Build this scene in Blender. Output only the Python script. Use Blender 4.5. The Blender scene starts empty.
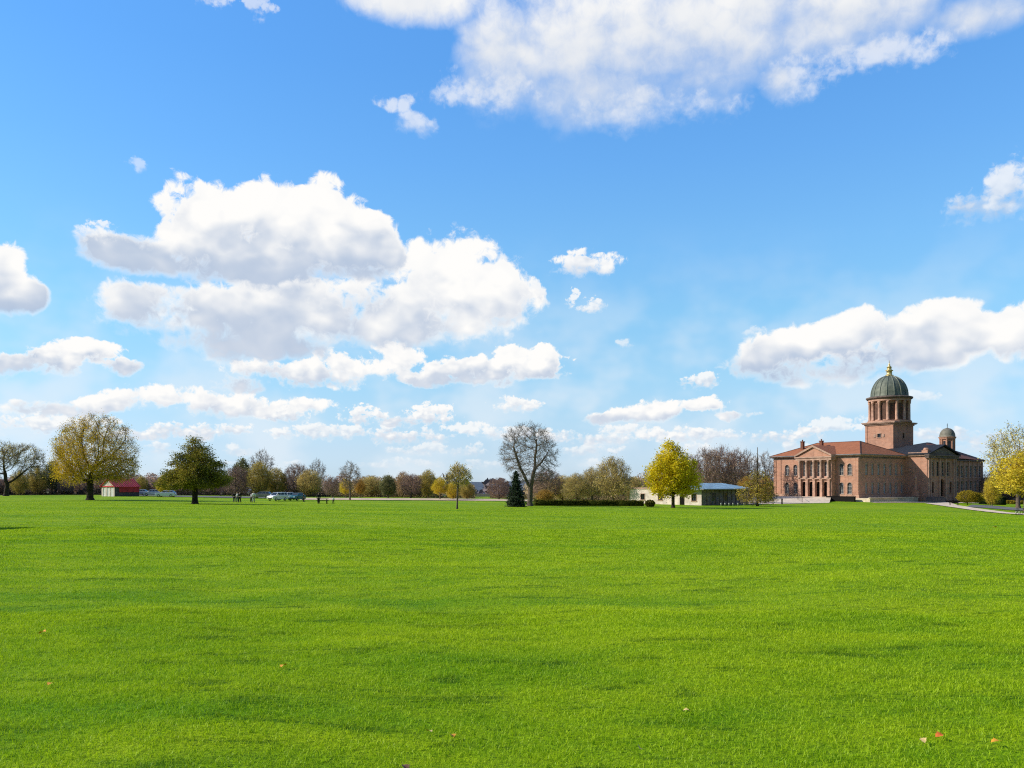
import bpy, bmesh, math, random
import numpy as np
from mathutils import Vector, Matrix, noise as mnoise

random.seed(7)
R = math.radians
sc = bpy.context.scene
col = sc.collection
F, CX, HY, EYE = 820.0, 512.0, 484.0, 1.7      # focal length in pixels, principal column, horizon row, eye height
SUN_EL, SUN_AZ = R(33), R(-91)                 # azimuth measured from +Y towards +X

# ------------------------------------------------------------------ terrain
QX = np.array([-900, -100, 0, 90, 195, 300, 457, 530, 673, 760, 830, 920, 1000, 1060, 2000.])
QV = np.array([1.2, 1.22, 1.25, 1.2, 1.46, 1.68, 2.05, 2.35, 2.58, 2.78, 2.66, 3.08, 3.45, 3.6, 3.6])
def _ss(t):
    t = np.clip(t, 0, 1); return t*t*(3-2*t)
def ground_z(x, y):
    x = np.asarray(x, float); y = np.asarray(y, float)
    s = CX + F*x/np.maximum(y, 8.0)
    q = sum(np.interp(s + k, QX, QV) for k in (-50, -25, 0, 25, 50))/5
    z = -_ss((y-8)/142.0)*q
    # soft lumps in the turf
    a = np.exp(-((y-20)/60.0)**2)
    z = z + 0.030*a*(np.sin(x*0.9+1.3*np.sin(y*0.35))*np.sin(y*0.8+0.7*np.sin(x*0.5)) + 0.6*np.sin(x*2.1+y*1.1+np.sin(y*1.7)))
    # valley and distant hills
    r = np.hypot(x, y)
    z = z - 14*_ss((y-300)/500.0)*(1-0.35*_ss((x-40)/300.0))
    hill = 30*_ss((r-900)/2600.0) + 9*_ss((r-1200)/2200.0)*(np.sin(x/420.0+1.0)*np.cos(x/170.0+r/900.0)+0.4*np.sin(x/75.0))
    return z + hill*(y > 0)
def gz(x, y): return float(ground_z(x, y))
def at(px, d): return (px-CX)/F*d               # world x of an image column at depth d

# ------------------------------------------------------------------ node helpers
class NT:
    def __init__(s, nt): s.nt = nt; s.n = nt.nodes; s.l = nt.links
    def new(s, t, **kw):
        n = s.n.new(t)
        for k, v in kw.items(): setattr(n, k, v)
        return n
    def put(s, sock, v):
        if isinstance(v, bpy.types.NodeSocket): s.l.new(v, sock)
        elif v is not None: sock.default_value = v
    def m(s, op, a=None, b=None, c=None, clamp=False):
        n = s.new('ShaderNodeMath', operation=op, use_clamp=clamp)
        for i, v in enumerate((a, b, c)): s.put(n.inputs[i], v)
        return n.outputs[0]
    def vm(s, op, a=None, b=None, scale=None):
        n = s.new('ShaderNodeVectorMath', operation=op)
        s.put(n.inputs[0], a); s.put(n.inputs[1], b)
        if scale is not None: s.put(n.inputs['Scale'], scale)
        return n.outputs[0]
    def mix(s, f, a, b, blend='MIX'):
        n = s.new('ShaderNodeMix', data_type='RGBA', blend_type=blend)
        s.put(n.inputs[0], f); s.put(n.inputs[6], a); s.put(n.inputs[7], b)
        return n.outputs[2]
    def sstep(s, x, lo, hi):
        n = s.new('ShaderNodeMapRange', interpolation_type='SMOOTHSTEP')
        s.put(n.inputs[0], x); s.put(n.inputs[1], lo); s.put(n.inputs[2], hi)
        return n.outputs[0]
    def noise(s, vec, scale, detail=4, rough=0.55, dist=0.0, dim='3D'):
        n = s.new('ShaderNodeTexNoise', noise_dimensions=dim)
        s.put(n.inputs['Vector'], vec); s.put(n.inputs['Scale'], scale); s.put(n.inputs['Detail'], detail)
        s.put(n.inputs['Roughness'], rough); s.put(n.inputs['Distortion'], dist)
        return n
    def voro(s, vec, scale, detail=0, feature='F1', dim='2D'):
        n = s.new('ShaderNodeTexVoronoi', feature=feature, voronoi_dimensions=dim)
        s.put(n.inputs['Vector'], vec); s.put(n.inputs['Scale'], scale); s.put(n.inputs['Detail'], detail)
        return n.outputs['Distance']
def c4(c): return (c[0], c[1], c[2], 1.0)

# ------------------------------------------------------------------ object helpers
class MB:
    def __init__(s): s.v = []; s.f = []; s.mi = []
    def add(s, vs, fs, mi=0):
        o = len(s.v); s.v.extend(tuple(map(float, p)) for p in vs)
        s.f.extend(tuple(i+o for i in f) for f in fs); s.mi.extend([mi]*len(fs)); return s
    def box(s, x0, x1, y0, y1, z0, z1, mi=0):
        v = [(x, y, z) for z in (z0, z1) for y in (y0, y1) for x in (x0, x1)]
        return s.add(v, [(0,2,3,1),(4,5,7,6),(0,1,5,4),(2,6,7,3),(0,4,6,2),(1,3,7,5)], mi)
    def prism(s, poly, z0, z1, mi=0):
        n = len(poly); v = [(x, y, z0) for x, y in poly]+[(x, y, z1) for x, y in poly]
        return s.add(v, [tuple(range(n-1, -1, -1)), tuple(range(n, 2*n))]+[(i, (i+1) % n, n+(i+1) % n, n+i) for i in range(n)], mi)
    def lathe(s, prof, n=16, cx=0, cy=0, mi=0, rot=0.0):
        v = []; f = []
        for r, z in prof:
            for k in range(n):
                a = rot+2*math.pi*k/n; v.append((cx+r*math.cos(a), cy+r*math.sin(a), z))
        for i in range(len(prof)-1):
            for k in range(n):
                k2 = (k+1) % n; f.append((i*n+k, i*n+k2, (i+1)*n+k2, (i+1)*n+k))
        f.append(tuple(range(n-1, -1, -1))); f.append(tuple((len(prof)-1)*n+k for k in range(n)))
        return s.add(v, f, mi)
    def tube(s, p, q, r0, r1=None, n=8, mi=0):
        r1 = r0 if r1 is None else r1
        p = Vector(p); q = Vector(q); d = (q-p).normalized()
        u = d.orthogonal().normalized(); w = d.cross(u)
        v = []
        for c, r in ((p, r0), (q, r1)):
            for k in range(n):
                a = 2*math.pi*k/n; v.append(c+u*(r*math.cos(a))+w*(r*math.sin(a)))
        return s.add(v, [tuple(range(n-1, -1, -1)), tuple(range(n, 2*n))]+[(i, (i+1) % n, n+(i+1) % n, n+i) for i in range(n)], mi)
    def build(s, name, mats, parent=None, smooth=False):
        me = bpy.data.meshes.new(name); me.from_pydata(s.v, [], s.f)
        for m in (mats if isinstance(mats, (list, tuple)) else [mats]): me.materials.append(m)
        if any(s.mi): me.polygons.foreach_set('material_index', s.mi)
        if smooth: me.polygons.foreach_set('use_smooth', [True]*len(me.polygons))
        me.update()
        bm = bmesh.new(); bm.from_mesh(me); bmesh.ops.recalc_face_normals(bm, faces=bm.faces); bm.to_mesh(me); bm.free()
        o = bpy.data.objects.new(name, me); col.objects.link(o)
        if parent: o.parent = parent
        return o
def tag(o, label=None, cat=None, group=None, kind=None):
    if label: o['label'] = label
    if cat: o['category'] = cat
    if group: o['group'] = group
    if kind: o['kind'] = kind
    return o
def thing(name, label, cat, loc=(0,0,0), rz=0.0, group=None):
    o = bpy.data.objects.new(name, None); col.objects.link(o)
    o.location = loc; o.rotation_euler = (0, 0, rz); o.empty_display_size = 0.2
    return tag(o, label, cat, group)
def np_mesh(name, verts, faces_flat, sizes, mats, parent=None, mat_idx=None, tint=None, smooth=False):
    me = bpy.data.meshes.new(name)
    verts = np.asarray(verts, np.float32); nf = len(sizes)
    me.vertices.add(len(verts)); me.vertices.foreach_set('co', verts.ravel())
    me.loops.add(len(faces_flat)); me.loops.foreach_set('vertex_index', np.asarray(faces_flat, np.int32))
    me.polygons.add(nf)
    st = np.concatenate([[0], np.cumsum(sizes)[:-1]]).astype(np.int32)
    me.polygons.foreach_set('loop_start', st)
    for m in (mats if isinstance(mats, (list, tuple)) else [mats]): me.materials.append(m)
    if mat_idx is not None: me.polygons.foreach_set('material_index', np.asarray(mat_idx, np.int32))
    if smooth: me.polygons.foreach_set('use_smooth', np.ones(nf, bool))
    if tint is not None:
        at_ = me.attributes.new('tint', 'FLOAT', 'POINT'); at_.data.foreach_set('value', np.asarray(tint, np.float32))
    me.update(); me.validate()
    o = bpy.data.objects.new(name, me); col.objects.link(o)
    if parent: o.parent = parent
    return o

# ------------------------------------------------------------------ materials
def principled(name, base, rough=0.7, metal=0.0, spec=0.3, var=0.0, scale=3.0, bump=0.0, dark=None, coords='Object'):
    m = bpy.data.materials.new(name); m.use_nodes = True; t = NT(m.node_tree)
    b = t.n['Principled BSDF']
    b.inputs['Roughness'].default_value = rough; b.inputs['Metallic'].default_value = metal
    b.inputs['Specular IOR Level'].default_value = spec
    tc = t.new('ShaderNodeTexCoord')
    if var:
        nz = t.noise(tc.outputs[coords], scale, 6, 0.65)
        f = t.sstep(nz.outputs[0], 0.3, 0.7)
        d = dark or tuple(x*(1-var) for x in base)
        t.l.new(t.mix(f, c4(d), c4(tuple(min(1, x*(1+var*0.4)) for x in base))), b.inputs['Base Color'])
    else: b.inputs['Base Color'].default_value = c4(base)
    if bump:
        nz2 = t.noise(tc.outputs[coords], scale*4, 5, 0.6)
        bp = t.new('ShaderNodeBump'); bp.inputs['Strength'].default_value = bump; bp.inputs['Distance'].default_value = 0.05
        t.l.new(nz2.outputs[0], bp.inputs['Height']); t.l.new(bp.outputs[0], b.inputs['Normal'])
    return m
def brick(name, c1, c2, mortar, scale=1.0):
    m = bpy.data.materials.new(name); m.use_nodes = True; t = NT(m.node_tree); b = t.n['Principled BSDF']
    b.inputs['Roughness'].default_value = 0.85; b.inputs['Specular IOR Level'].default_value = 0.2
    tc = t.new('ShaderNodeTexCoord')
    sx = t.new('ShaderNodeSeparateXYZ'); t.l.new(tc.outputs['Object'], sx.inputs[0])
    cb = t.new('ShaderNodeCombineXYZ'); t.l.new(t.m('ADD', sx.outputs[0], sx.outputs[1]), cb.inputs[0]); t.l.new(sx.outputs[2], cb.inputs[1])
    br = t.new('ShaderNodeTexBrick'); t.l.new(cb.outputs[0], br.inputs['Vector'])
    br.inputs['Color1'].default_value = c4(c1); br.inputs['Color2'].default_value = c4(c2); br.inputs['Mortar'].default_value = c4(mortar)
    br.inputs['Scale'].default_value = scale; br.inputs['Mortar Size'].default_value = 0.02
    br.inputs['Brick Width'].default_value = 0.9; br.inputs['Row Height'].default_value = 0.36
    nz = t.noise(tc.outputs['Object'], 0.5, 6, 0.7); f = t.sstep(nz.outputs[0], 0.3, 0.72)
    # rain streaks and soot
    st = t.vm('MULTIPLY', tc.outputs['Object'], (1.6, 1.6, 0.12)); nz2 = t.noise(st, 1.0, 5, 0.7); g = t.sstep(nz2.outputs[0], 0.45, 0.8)
    c = t.mix(f, t.mix(0.25, br.outputs[0], (0.05, 0.03, 0.03, 1)), br.outputs[0])
    c = t.mix(t.m('MULTIPLY', g, 0.3), c, (0.10, 0.06, 0.05, 1))
    t.l.new(c, b.inputs['Base Color'])
    bp = t.new('ShaderNodeBump'); bp.inputs['Strength'].default_value = 0.5; bp.inputs['Distance'].default_value = 0.03
    t.l.new(br.outputs['Fac'], bp.inputs['Height']); bp.invert = True; t.l.new(bp.outputs[0], b.inputs['Normal'])
    return m
def tiles(name, c1, c2, ax=0):
    m = bpy.data.materials.new(name); m.use_nodes = True; t = NT(m.node_tree); b = t.n['Principled BSDF']
    b.inputs['Roughness'].default_value = 0.75; b.inputs['Specular IOR Level'].default_value = 0.25
    tc = t.new('ShaderNodeTexCoord')
    sx = t.new('ShaderNodeSeparateXYZ'); t.l.new(tc.outputs['Object'], sx.inputs[0])
    cb = t.new('ShaderNodeCombineXYZ'); t.l.new(t.m('ADD', sx.outputs[0], sx.outputs[1]), cb.inputs[0]); t.l.new(t.m('MULTIPLY', sx.outputs[2], 3.0), cb.inputs[1])
    br = t.new('ShaderNodeTexBrick'); t.l.new(cb.outputs[0], br.inputs['Vector'])
    br.inputs['Color1'].default_value = c4(c1); br.inputs['Color2'].default_value = c4(c2); br.inputs['Mortar'].default_value = c4(tuple(x*0.4 for x in c1))
    br.inputs['Scale'].default_value = 1.6; br.inputs['Mortar Size'].default_value = 0.03; br.inputs['Row Height'].default_value = 0.5
    nz = t.noise(tc.outputs['Object'], 0.6, 6, 0.7)
    t.l.new(t.mix(t.sstep(nz.outputs[0], 0.35, 0.75), br.outputs[0], c4(tuple(x*0.62 for x in c1))), b.inputs['Base Color'])
    return m
def leafmat(name, dark, light, trans=0.45, sat=None):
    m = bpy.data.materials.new(name); m.use_nodes = True; t = NT(m.node_tree)
    for n in list(t.n):
        if n.type != 'OUTPUT_MATERIAL': t.n.remove(n)
    out = t.n[0]
    a = t.new('ShaderNodeAttribute', attribute_name='tint')
    c = t.mix(a.outputs['Fac'], c4(dark), c4(light))
    d = t.new('ShaderNodeBsdfDiffuse'); t.l.new(c, d.inputs[0])
    tr = t.new('ShaderNodeBsdfTranslucent'); t.l.new(c, tr.inputs[0])
    mx = t.new('ShaderNodeMixShader'); mx.inputs[0].default_value = trans
    t.l.new(d.outputs[0], mx.inputs[1]); t.l.new(tr.outputs[0], mx.inputs[2]); t.l.new(mx.outputs[0], out.inputs[0])
    return m
M = {}
M['brick'] = brick('red_sandstone_brick', (0.60, 0.315, 0.208), (0.50, 0.255, 0.17), (0.60, 0.42, 0.33))
M['stone'] = principled('dressed_sandstone', (0.52, 0.31, 0.225), 0.85, var=0.35, scale=0.9, bump=0.2)
M['stone_pale'] = principled('pale_stone_trim', (0.48, 0.315, 0.235), 0.85, var=0.3, scale=1.2, bump=0.2)
M['stone_dark'] = principled('weathered_grey_stone', (0.19, 0.145, 0.125), 0.85, var=0.4, scale=1.0, bump=0.2)
M['tile'] = tiles('clay_roof_tiles', (0.48, 0.175, 0.075), (0.38, 0.135, 0.06))
M['tile_dark'] = tiles('weathered_roof_tiles', (0.24, 0.10, 0.065), (0.18, 0.08, 0.055))
M['slate'] = tiles('dark_slate', (0.030, 0.034, 0.044), (0.022, 0.025, 0.032))
M['lead'] = principled('roof_lead', (0.25, 0.26, 0.28), 0.5, var=0.25, scale=1.0)
M['old_lead'] = principled('weathered_lead', (0.20, 0.19, 0.15), 0.6, var=0.3, scale=1.5)
M['copper'] = principled('green_copper', (0.150, 0.165, 0.125), 0.6, 0.1, 0.4, var=0.45, scale=0.8, dark=(0.085, 0.10, 0.08))
M['copper_rib'] = principled('pale_copper_rib', (0.21, 0.23, 0.18), 0.5, 0.1, 0.4, var=0.3, scale=1.0)
M['gold'] = principled('gilded_metal', (0.72, 0.56, 0.24), 0.35, 0.55, 0.5, var=0.3, scale=3)
M['glass'] = principled('window_glass', (0.035, 0.042, 0.055), 0.08, 0.0, 0.6, var=0.5, scale=0.6)
M['glass_pale'] = principled('painted_sky_glass', (0.32, 0.36, 0.42), 0.12, 0.0, 0.7, var=0.6, scale=0.7)  # pale base colour stands in for reflected sky
M['frame'] = principled('painted_window_frame', (0.55, 0.52, 0.48), 0.6, var=0.2, scale=4)
M['dark'] = principled('dark_painted_timber', (0.016, 0.014, 0.014), 0.8, spec=0.08, var=0.3, scale=4)
M['iron'] = principled('black_iron', (0.02, 0.02, 0.022), 0.5, 0.3, 0.4, var=0.2, scale=5)
M['white'] = principled('white_paint', (0.78, 0.77, 0.74), 0.6, var=0.12, scale=3)
M['paving'] = principled('pale_paving', (0.74, 0.60, 0.45), 0.9, var=0.3, scale=0.8, bump=0.3)
M['asphalt'] = principled('grey_asphalt', (0.16, 0.16, 0.165), 0.9, var=0.3, scale=0.7, bump=0.3)
M['gravel'] = principled('pinkish_gravel', (0.66, 0.50, 0.35), 0.95, var=0.35, scale=0.25, bump=0.3)
M['bark'] = principled('grey_brown_bark', (0.15, 0.115, 0.088), 0.95, var=0.5, scale=5, bump=0.5)
M['bark_dark'] = principled('dark_bark', (0.050, 0.038, 0.030), 0.95, var=0.5, scale=5, bump=0.5)
M['twig'] = principled('bare_twigs', (0.19, 0.14, 0.105), 0.9, var=0.4, scale=1.5)
M['twig_pink'] = principled('reddish_twigs', (0.30, 0.205, 0.175), 0.9, var=0.4, scale=1.5)
M['twig_grey'] = principled('grey_twigs', (0.23, 0.185, 0.155), 0.9, var=0.4, scale=1.5)
# ------------------------------------------------------------------ world: physical sky with cumulus laid out by azimuth and elevation
def pa(px, py):
    az = math.atan((px-CX)/F); el = math.atan((HY-py)/F*math.cos(az)); return az*F, el*F
rc = random.Random(4)
def puffs(row, h, n, x0=-40, x1=1070, hole=()):
    out = []
    for k in range(n):
        x = x0+(x1-x0)*(k+rc.random())/n; w_ = rc.uniform(16, 46)*(0.6+h/14)
        if any(a < x < b for a, b in hole): continue
        out.append((x, row-h*rc.uniform(.35, .75), w_, h*rc.uniform(.6, 1.05)))
        out.append((x+w_*rc.uniform(-.5, .5), row-h*rc.uniform(.8, 1.25), w_*rc.uniform(.3, .5), h*rc.uniform(.55, .9)))
    return out
CLOUDS = [  # (lobes (x, y, rx, ry)), base row, top row, set(0 large 1 small), opacity, darkness, softness
 (puffs(468, 6, 13), 470, 452, 1, .45, .3, .9),
 (puffs(456, 8, 12), 459, 438, 1, .60, .4, .8),
 (puffs(441, 9, 10, hole=((860, 1000),)), 445, 418, 1, .75, .45, .7),
 ([(60,424,75,13),(190,432,74,10),(120,434,60,8)], 443, 406, 1, .85, .45, .6),
 ([(320,432,66,9),(405,438,60,8),(515,434,50,8),(470,428,30,8)], 447, 418, 1, .8, .45, .65),
 ([(640,432,52,9),(700,436,60,8),(600,440,40,7)], 447, 422, 1, .75, .45, .65),
 ([(840,424,40,10),(930,434,60,9),(990,440,40,8),(800,432,34,8)], 446, 410, 1, .7, .45, .7),
 ([(365,416,30,12),(432,414,34,12),(282,412,34,13),(400,422,30,7)], 430, 398, 1, .95, .5, .5),
 ([(655,412,48,15),(702,406,30,10),(612,419,34,9),(738,414,28,7)], 428, 394, 1, 1., .55, .45),
 ([(515,405,32,9)], 414, 394, 1, .9, .35, .6),
 ([(150,398,56,16),(228,406,66,16),(60,410,60,11),(300,404,40,10),(100,404,40,12)], 426, 380, 1, 1., .5, .5),
 ([(10,366,70,15),(82,354,40,16),(124,368,26,9),(50,362,40,14)], 381, 336, 1, 1., .62, .45),
 ([(300,374,76,17),(392,362,42,20),(345,364,50,18),(240,384,34,11),(420,378,34,10)], 398, 342, 1, 1., .6, .45),
 ([(540,364,36,21),(480,372,62,17),(430,382,34,9),(515,352,24,10)], 391, 342, 1, 1., .6, .4),
 ([(800,352,66,32),(856,336,46,28),(770,370,48,18),(905,343,56,26),(966,326,58,32),(1030,320,64,36),(1090,330,64,36),(880,360,90,24)], 390, 294, 0, 1., .80, .38),
 ([(702,381,22,10),(682,386,12,6)], 391, 368, 1, .85, .4, .6),
 ([(624,344,11,6)], 350, 336, 1, .55, .1, .8),
 ([(755,331,14,6)], 337, 324, 1, .45, .1, .9),
 ([(918,397,30,7)], 405, 388, 1, .5, .2, .9),
 ([(-20,280,50,52),(8,272,24,38),(36,296,22,22),(10,300,40,20)], 324, 230, 0, 1., .85, .4),
 ([(300,330,190,26),(180,318,90,30),(420,330,120,22)], 362, 290, 1, .72, .35, 1.3),
 ([(450,284,76,54),(505,290,36,40),(370,318,124,36),(220,318,120,38),(142,308,48,32),(300,300,80,30),(250,345,110,22)], 366, 230, 0, 1., .70, .40),
 ([(539,297,13,18)], 318, 278, 1, .9, .2, .55),
 ([(210,222,58,48),(262,220,50,46),(132,256,60,24),(322,236,58,54),(372,246,36,34),(270,264,124,30)], 294, 174, 0, 1., .78, .34),
 ([(97,232,22,13)], 246, 218, 1, .75, .2, .7),
 ([(588,264,38,18)], 282, 244, 1, .95, .4, .5),
 ([(592,306,16,10),(571,299,9,11)], 317, 286, 1, .8, .25, .6),
 ([(800,78,44,24),(640,112,120,20),(480,92,60,24),(900,50,90,20)], 140, 50, 1, .60, .2, 1.3),
 ([(417,124,25,17),(398,104,26,10)], 142, 92, 1, .60, .15, 1.),
 ([(984,206,44,20),(1012,180,30,26),(1050,180,50,42)], 230, 150, 1, .75, .6, .8),
 ([(137,166,13,8)], 175, 156, 1, .42, .1, 1.),
 ([(258,4,20,14),(215,0,24,8)], 18, -10, 1, .5, .1, .9),
 ([(600,52,150,72),(505,62,58,54),(700,36,150,64),(850,14,140,44),(420,2,84,28),(975,12,74,26),(785,80,30,22),(590,96,104,32),(700,-40,330,50)], 138, -170, 0, 1., .40, .80),
]
w = bpy.data.worlds.new('World'); sc.world = w; w.use_nodes = True
t = NT(w.node_tree); bg = t.n['Background']
sky = t.new('ShaderNodeTexSky', sky_type='NISHITA'); sky.sun_disc = False
sky.sun_elevation = SUN_EL; sky.sun_rotation = SUN_AZ; sky.air_density = 1.0; sky.dust_density = 0.6; sky.ozone_density = 1.6
SKY_STRENGTH = 0.1
SKY_G = ((1.0, 1.0), (1.0, 1.0), (1.0, 1.0)); HAZE = 0.0
tc = t.new('ShaderNodeTexCoord'); sp = t.new('ShaderNodeSeparateXYZ'); t.l.new(tc.outputs['Generated'], sp.inputs[0])
u = t.m('MULTIPLY', t.m('ARCTAN2', sp.outputs[0], sp.outputs[1]), F)
v = t.m('MULTIPLY', t.m('ARCSINE', sp.outputs[2]), F)
cb = t.new('ShaderNodeCombineXYZ'); t.l.new(u, cb.inputs[0]); t.l.new(v, cb.inputs[1]); P = cb.outputs[0]
def grp(name, ins, build):
    gt = bpy.data.node_groups.new(name, 'ShaderNodeTree')
    for n in ins: gt.interface.new_socket(n, in_out='INPUT', socket_type='NodeSocketFloat')
    gt.interface.new_socket('out', in_out='OUTPUT', socket_type='NodeSocketFloat')
    g = NT(gt); gi = g.new('NodeGroupInput'); go = g.new('NodeGroupOutput')
    g.l.new(build(g, *gi.outputs[:len(ins)]), go.inputs[0])
    return gt
def use(gt, *vals):
    n = t.new('ShaderNodeGroup'); n.node_tree = gt
    for i, x in enumerate(vals): t.put(n.inputs[i], x)
    return n.outputs[0]
def lobe_build(g, uu, vv, cu, cv, iu, iup, idn):
    du = g.m('MULTIPLY', g.m('SUBTRACT', uu, cu), iu); dv = g.m('SUBTRACT', vv, cv)
    dv = g.m('MAXIMUM', g.m('MULTIPLY', dv, iup), g.m('MULTIPLY', dv, idn))
    return g.m('SUBTRACT', 1.0, g.m('MULTIPLY_ADD', du, du, g.m('MULTIPLY', dv, dv)))
LOBE = grp('cloud_lobe', ['u', 'v', 'cu', 'cv', 'iu', 'iup', 'idn'], lobe_build)
HGT = grp('cloud_height', ['F', 'b', 'amp'], lambda g, a, b, amp: g.m('MULTIPLY_ADD', b, amp, g.m('MAXIMUM', g.m('ADD', a, 0.02), -3.0)))
def alpha_build(g, h, sf, op, vv, bv, inv):
    tt = g.m('MULTIPLY', g.m('SUBTRACT', vv, bv), inv)
    wd = g.m('MULTIPLY', sf, g.m('ADD', 0.7, g.m('MULTIPLY', g.sstep(tt, 0.65, 0.0), 1.1)))
    return g.m('MULTIPLY', g.sstep(h, 0.0, wd), op)
ALPHA = grp('cloud_alpha', ['h', 'sf', 'op', 'v', 'bv', 'inv'], alpha_build)
def lit_build(g, F_, h, vv, bv, inv, rel, dk):
    tt = g.m('MULTIPLY', g.m('SUBTRACT', vv, bv), inv)
    tt = g.m('MULTIPLY_ADD', rel, 0.24, tt)
    core = g.m('MULTIPLY', g.sstep(h, 0.10, 0.70), g.sstep(F_, 0.0, 0.45))
    dark = g.m('MULTIPLY', g.m('MULTIPLY', core, g.sstep(tt, 0.72, 0.24)), dk)
    return g.m('SUBTRACT', g.m('MULTIPLY_ADD', rel, g.m('MULTIPLY', core, 0.20), 0.98), dark, clamp=True)
LIT = grp('cloud_light', ['F', 'h', 'v', 'bv', 'inv', 'rel', 'dk'], lit_build)
def billow(scale, seed, off):
    q = t.vm('ADD', t.vm('MULTIPLY', P, (1.0/scale, 1.4/scale, 0)), (seed+off[0]/scale, seed*0.7+off[1]*1.4/scale, 0))
    n_ = t.noise(q, 0.85, 3.0, 0.52, 0.0, '2D'); n = n_.outputs[0]
    vo = t.voro(t.vm('ADD', q, t.vm('SCALE', n_.outputs['Color'], scale=0.55)), 1.7, 1.3)
    return t.m('MULTIPLY_ADD', t.m('SUBTRACT', n, 0.5), 2.1, t.m('MULTIPLY', t.m('SUBTRACT', 0.44, vo), 0.72)), n
sets = []
for scale, seed in ((70.0, 3.1), (33.0, 8.7), (15.0, 5.3)):
    b0, n0 = billow(scale, seed, (0, 0))
    b1, _ = billow(scale, seed, (-scale*0.22, scale*0.24))
    rel = t.m('SUBTRACT', b0, b1)
    fine = t.noise(t.vm('SCALE', P, scale=1.0/(scale*0.16)), 1.0, 4.5, 0.64, 0.35, '2D').outputs[0]
    bb = t.m('MULTIPLY_ADD', t.m('SUBTRACT', fine, 0.5), 0.95, b0)
    rel = t.m('MULTIPLY_ADD', t.m('SUBTRACT', fine, 0.5), 0.16, rel)
    wv = t.vm('SUBTRACT', t.noise(t.vm('SCALE', P, scale=1.0/(scale*1.1)), 1.0, 2, 0.5, 0, '2D').outputs['Color'], (0.5, 0.5, 0.5))
    Pw = t.vm('ADD', P, t.vm('MULTIPLY', wv, (scale*0.6, scale*0.35, 0)))
    ss = t.new('ShaderNodeSeparateXYZ'); t.l.new(Pw, ss.inputs[0])
    sets.append((bb, rel, ss.outputs[0], ss.outputs[1], n0))
# clear sky: the physical sky's brightness around the compass, its hue graded by elevation
g = t.new('ShaderNodeRGBToBW'); t.l.new(sky.outputs[0], g.inputs[0])
lum = t.m('POWER', t.m('MULTIPLY', g.outputs[0], SKY_STRENGTH), 0.55)
ramp = t.new('ShaderNodeValToRGB'); rr = ramp.color_ramp
s2l = lambda c: tuple((x/255)**2.2 for x in c)
GRADE = [(484, (200,221,235), .45), (450, (193,221,241), .50), (420, (180,220,246), .49), (380, (163,215,249), .42), (320, (141,204,249), .335),
         (260, (126,192,250), .28), (180, (110,177,248), .235), (100, (99,166,243), .205), (20, (94,160,240), .185), (-150, (76,140,228), .165)]
while len(rr.elements) < len(GRADE): rr.elements.new(0.5)
for e, (row, c, l) in zip(rr.elements, GRADE):
    e.position = (HY-row)/640.0; e.color = c4(tuple(x/(l**0.55)*0.5 for x in s2l(c)))
t.l.new(t.m('DIVIDE', v, 640.0, clamp=True), ramp.inputs[0])
clear = t.vm('SCALE', t.vm('SCALE', ramp.outputs[0], scale=lum), scale=2.0)
veil = t.m('MULTIPLY', t.sstep(sets[0][4], 0.35, 0.7), t.sstep(v, 260, 40))
veiled = t.mix(t.m('MULTIPLY', t.m('MULTIPLY', veil, t.sstep(t.m('ABSOLUTE', u), 600, 470)), 0.62), clear, (0.80, 0.88, 0.95, 1))
def bank(color, picks):
    for lobes, by, ty, k, op, dk, sf in picks:
        ryb = max(l[3] for l in lobes)
        if k == 1 and ryb < 15: k = 2
        amp = 0.42 if ty < -100 else (0.80, 0.95, 1.05)[k]
        b0, rel, uu, vv, n0 = sets[k]
        if ty < -100: rel = t.m('MULTIPLY', rel, 0.30)
        Fm = None
        cxm = sum(l[0] for l in lobes)/len(lobes)
        bv = pa(cxm, by)[1]; tv = pa(cxm, ty)[1]
        for (lx, ly, rx, ry) in lobes:
            cu, cv = pa(lx, ly); ru = abs(pa(lx+rx, ly)[0]-cu); rv = ry*math.cos(math.atan((lx-CX)/F))
            rd = max(3.0, min(rv, (by-ly)*0.95))
            f = use(LOBE, uu, vv, cu, cv, 1/ru, 1/rv, -1/rd)
            Fm = f if Fm is None else t.m('SMOOTH_MAX', Fm, f, 0.25)
        h = use(HGT, Fm, b0, amp)
        color = t.mix(use(ALPHA, h, sf*1.25, op, vv, bv, 1.0/(tv-bv)), color,
                      t.mix(use(LIT, Fm, h, vv, bv, 1.0/(tv-bv), rel, dk), (0.42, 0.53, 0.71, 1), (1.0, 0.99, 0.97, 1)))
    b = t.new('ShaderNodeBackground'); t.put(b.inputs[0], color); return b.outputs[0]
def span(c):
    return (min(l[0]-l[2] for l in c[0])-25, max(l[0]+l[2] for l in c[0])+25, min(l[1]-l[3] for l in c[0])-20, c[1]+15)
XS, YS = 556, 160
top = [c for c in CLOUDS if span(c)[2] < YS]
low = [c for c in CLOUDS if span(c)[3] > YS-70]
bt = bank(clear, top)
bl = bank(veiled, [c for c in low if span(c)[0] < XS]); br_ = bank(veiled, [c for c in low if span(c)[1] > XS])
far = t.m('MAXIMUM', t.sstep(t.m('ABSOLUTE', u), 600, 700), t.sstep(v, 545, 680))
gen = t.m('MULTIPLY', t.m('MULTIPLY', t.sstep(t.noise(t.vm('SCALE', P, scale=1/240.0), 1.0, 5, 0.6, 0, '2D').outputs[0], 0.50, 0.62), far), t.sstep(v, 0, 40))
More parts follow.
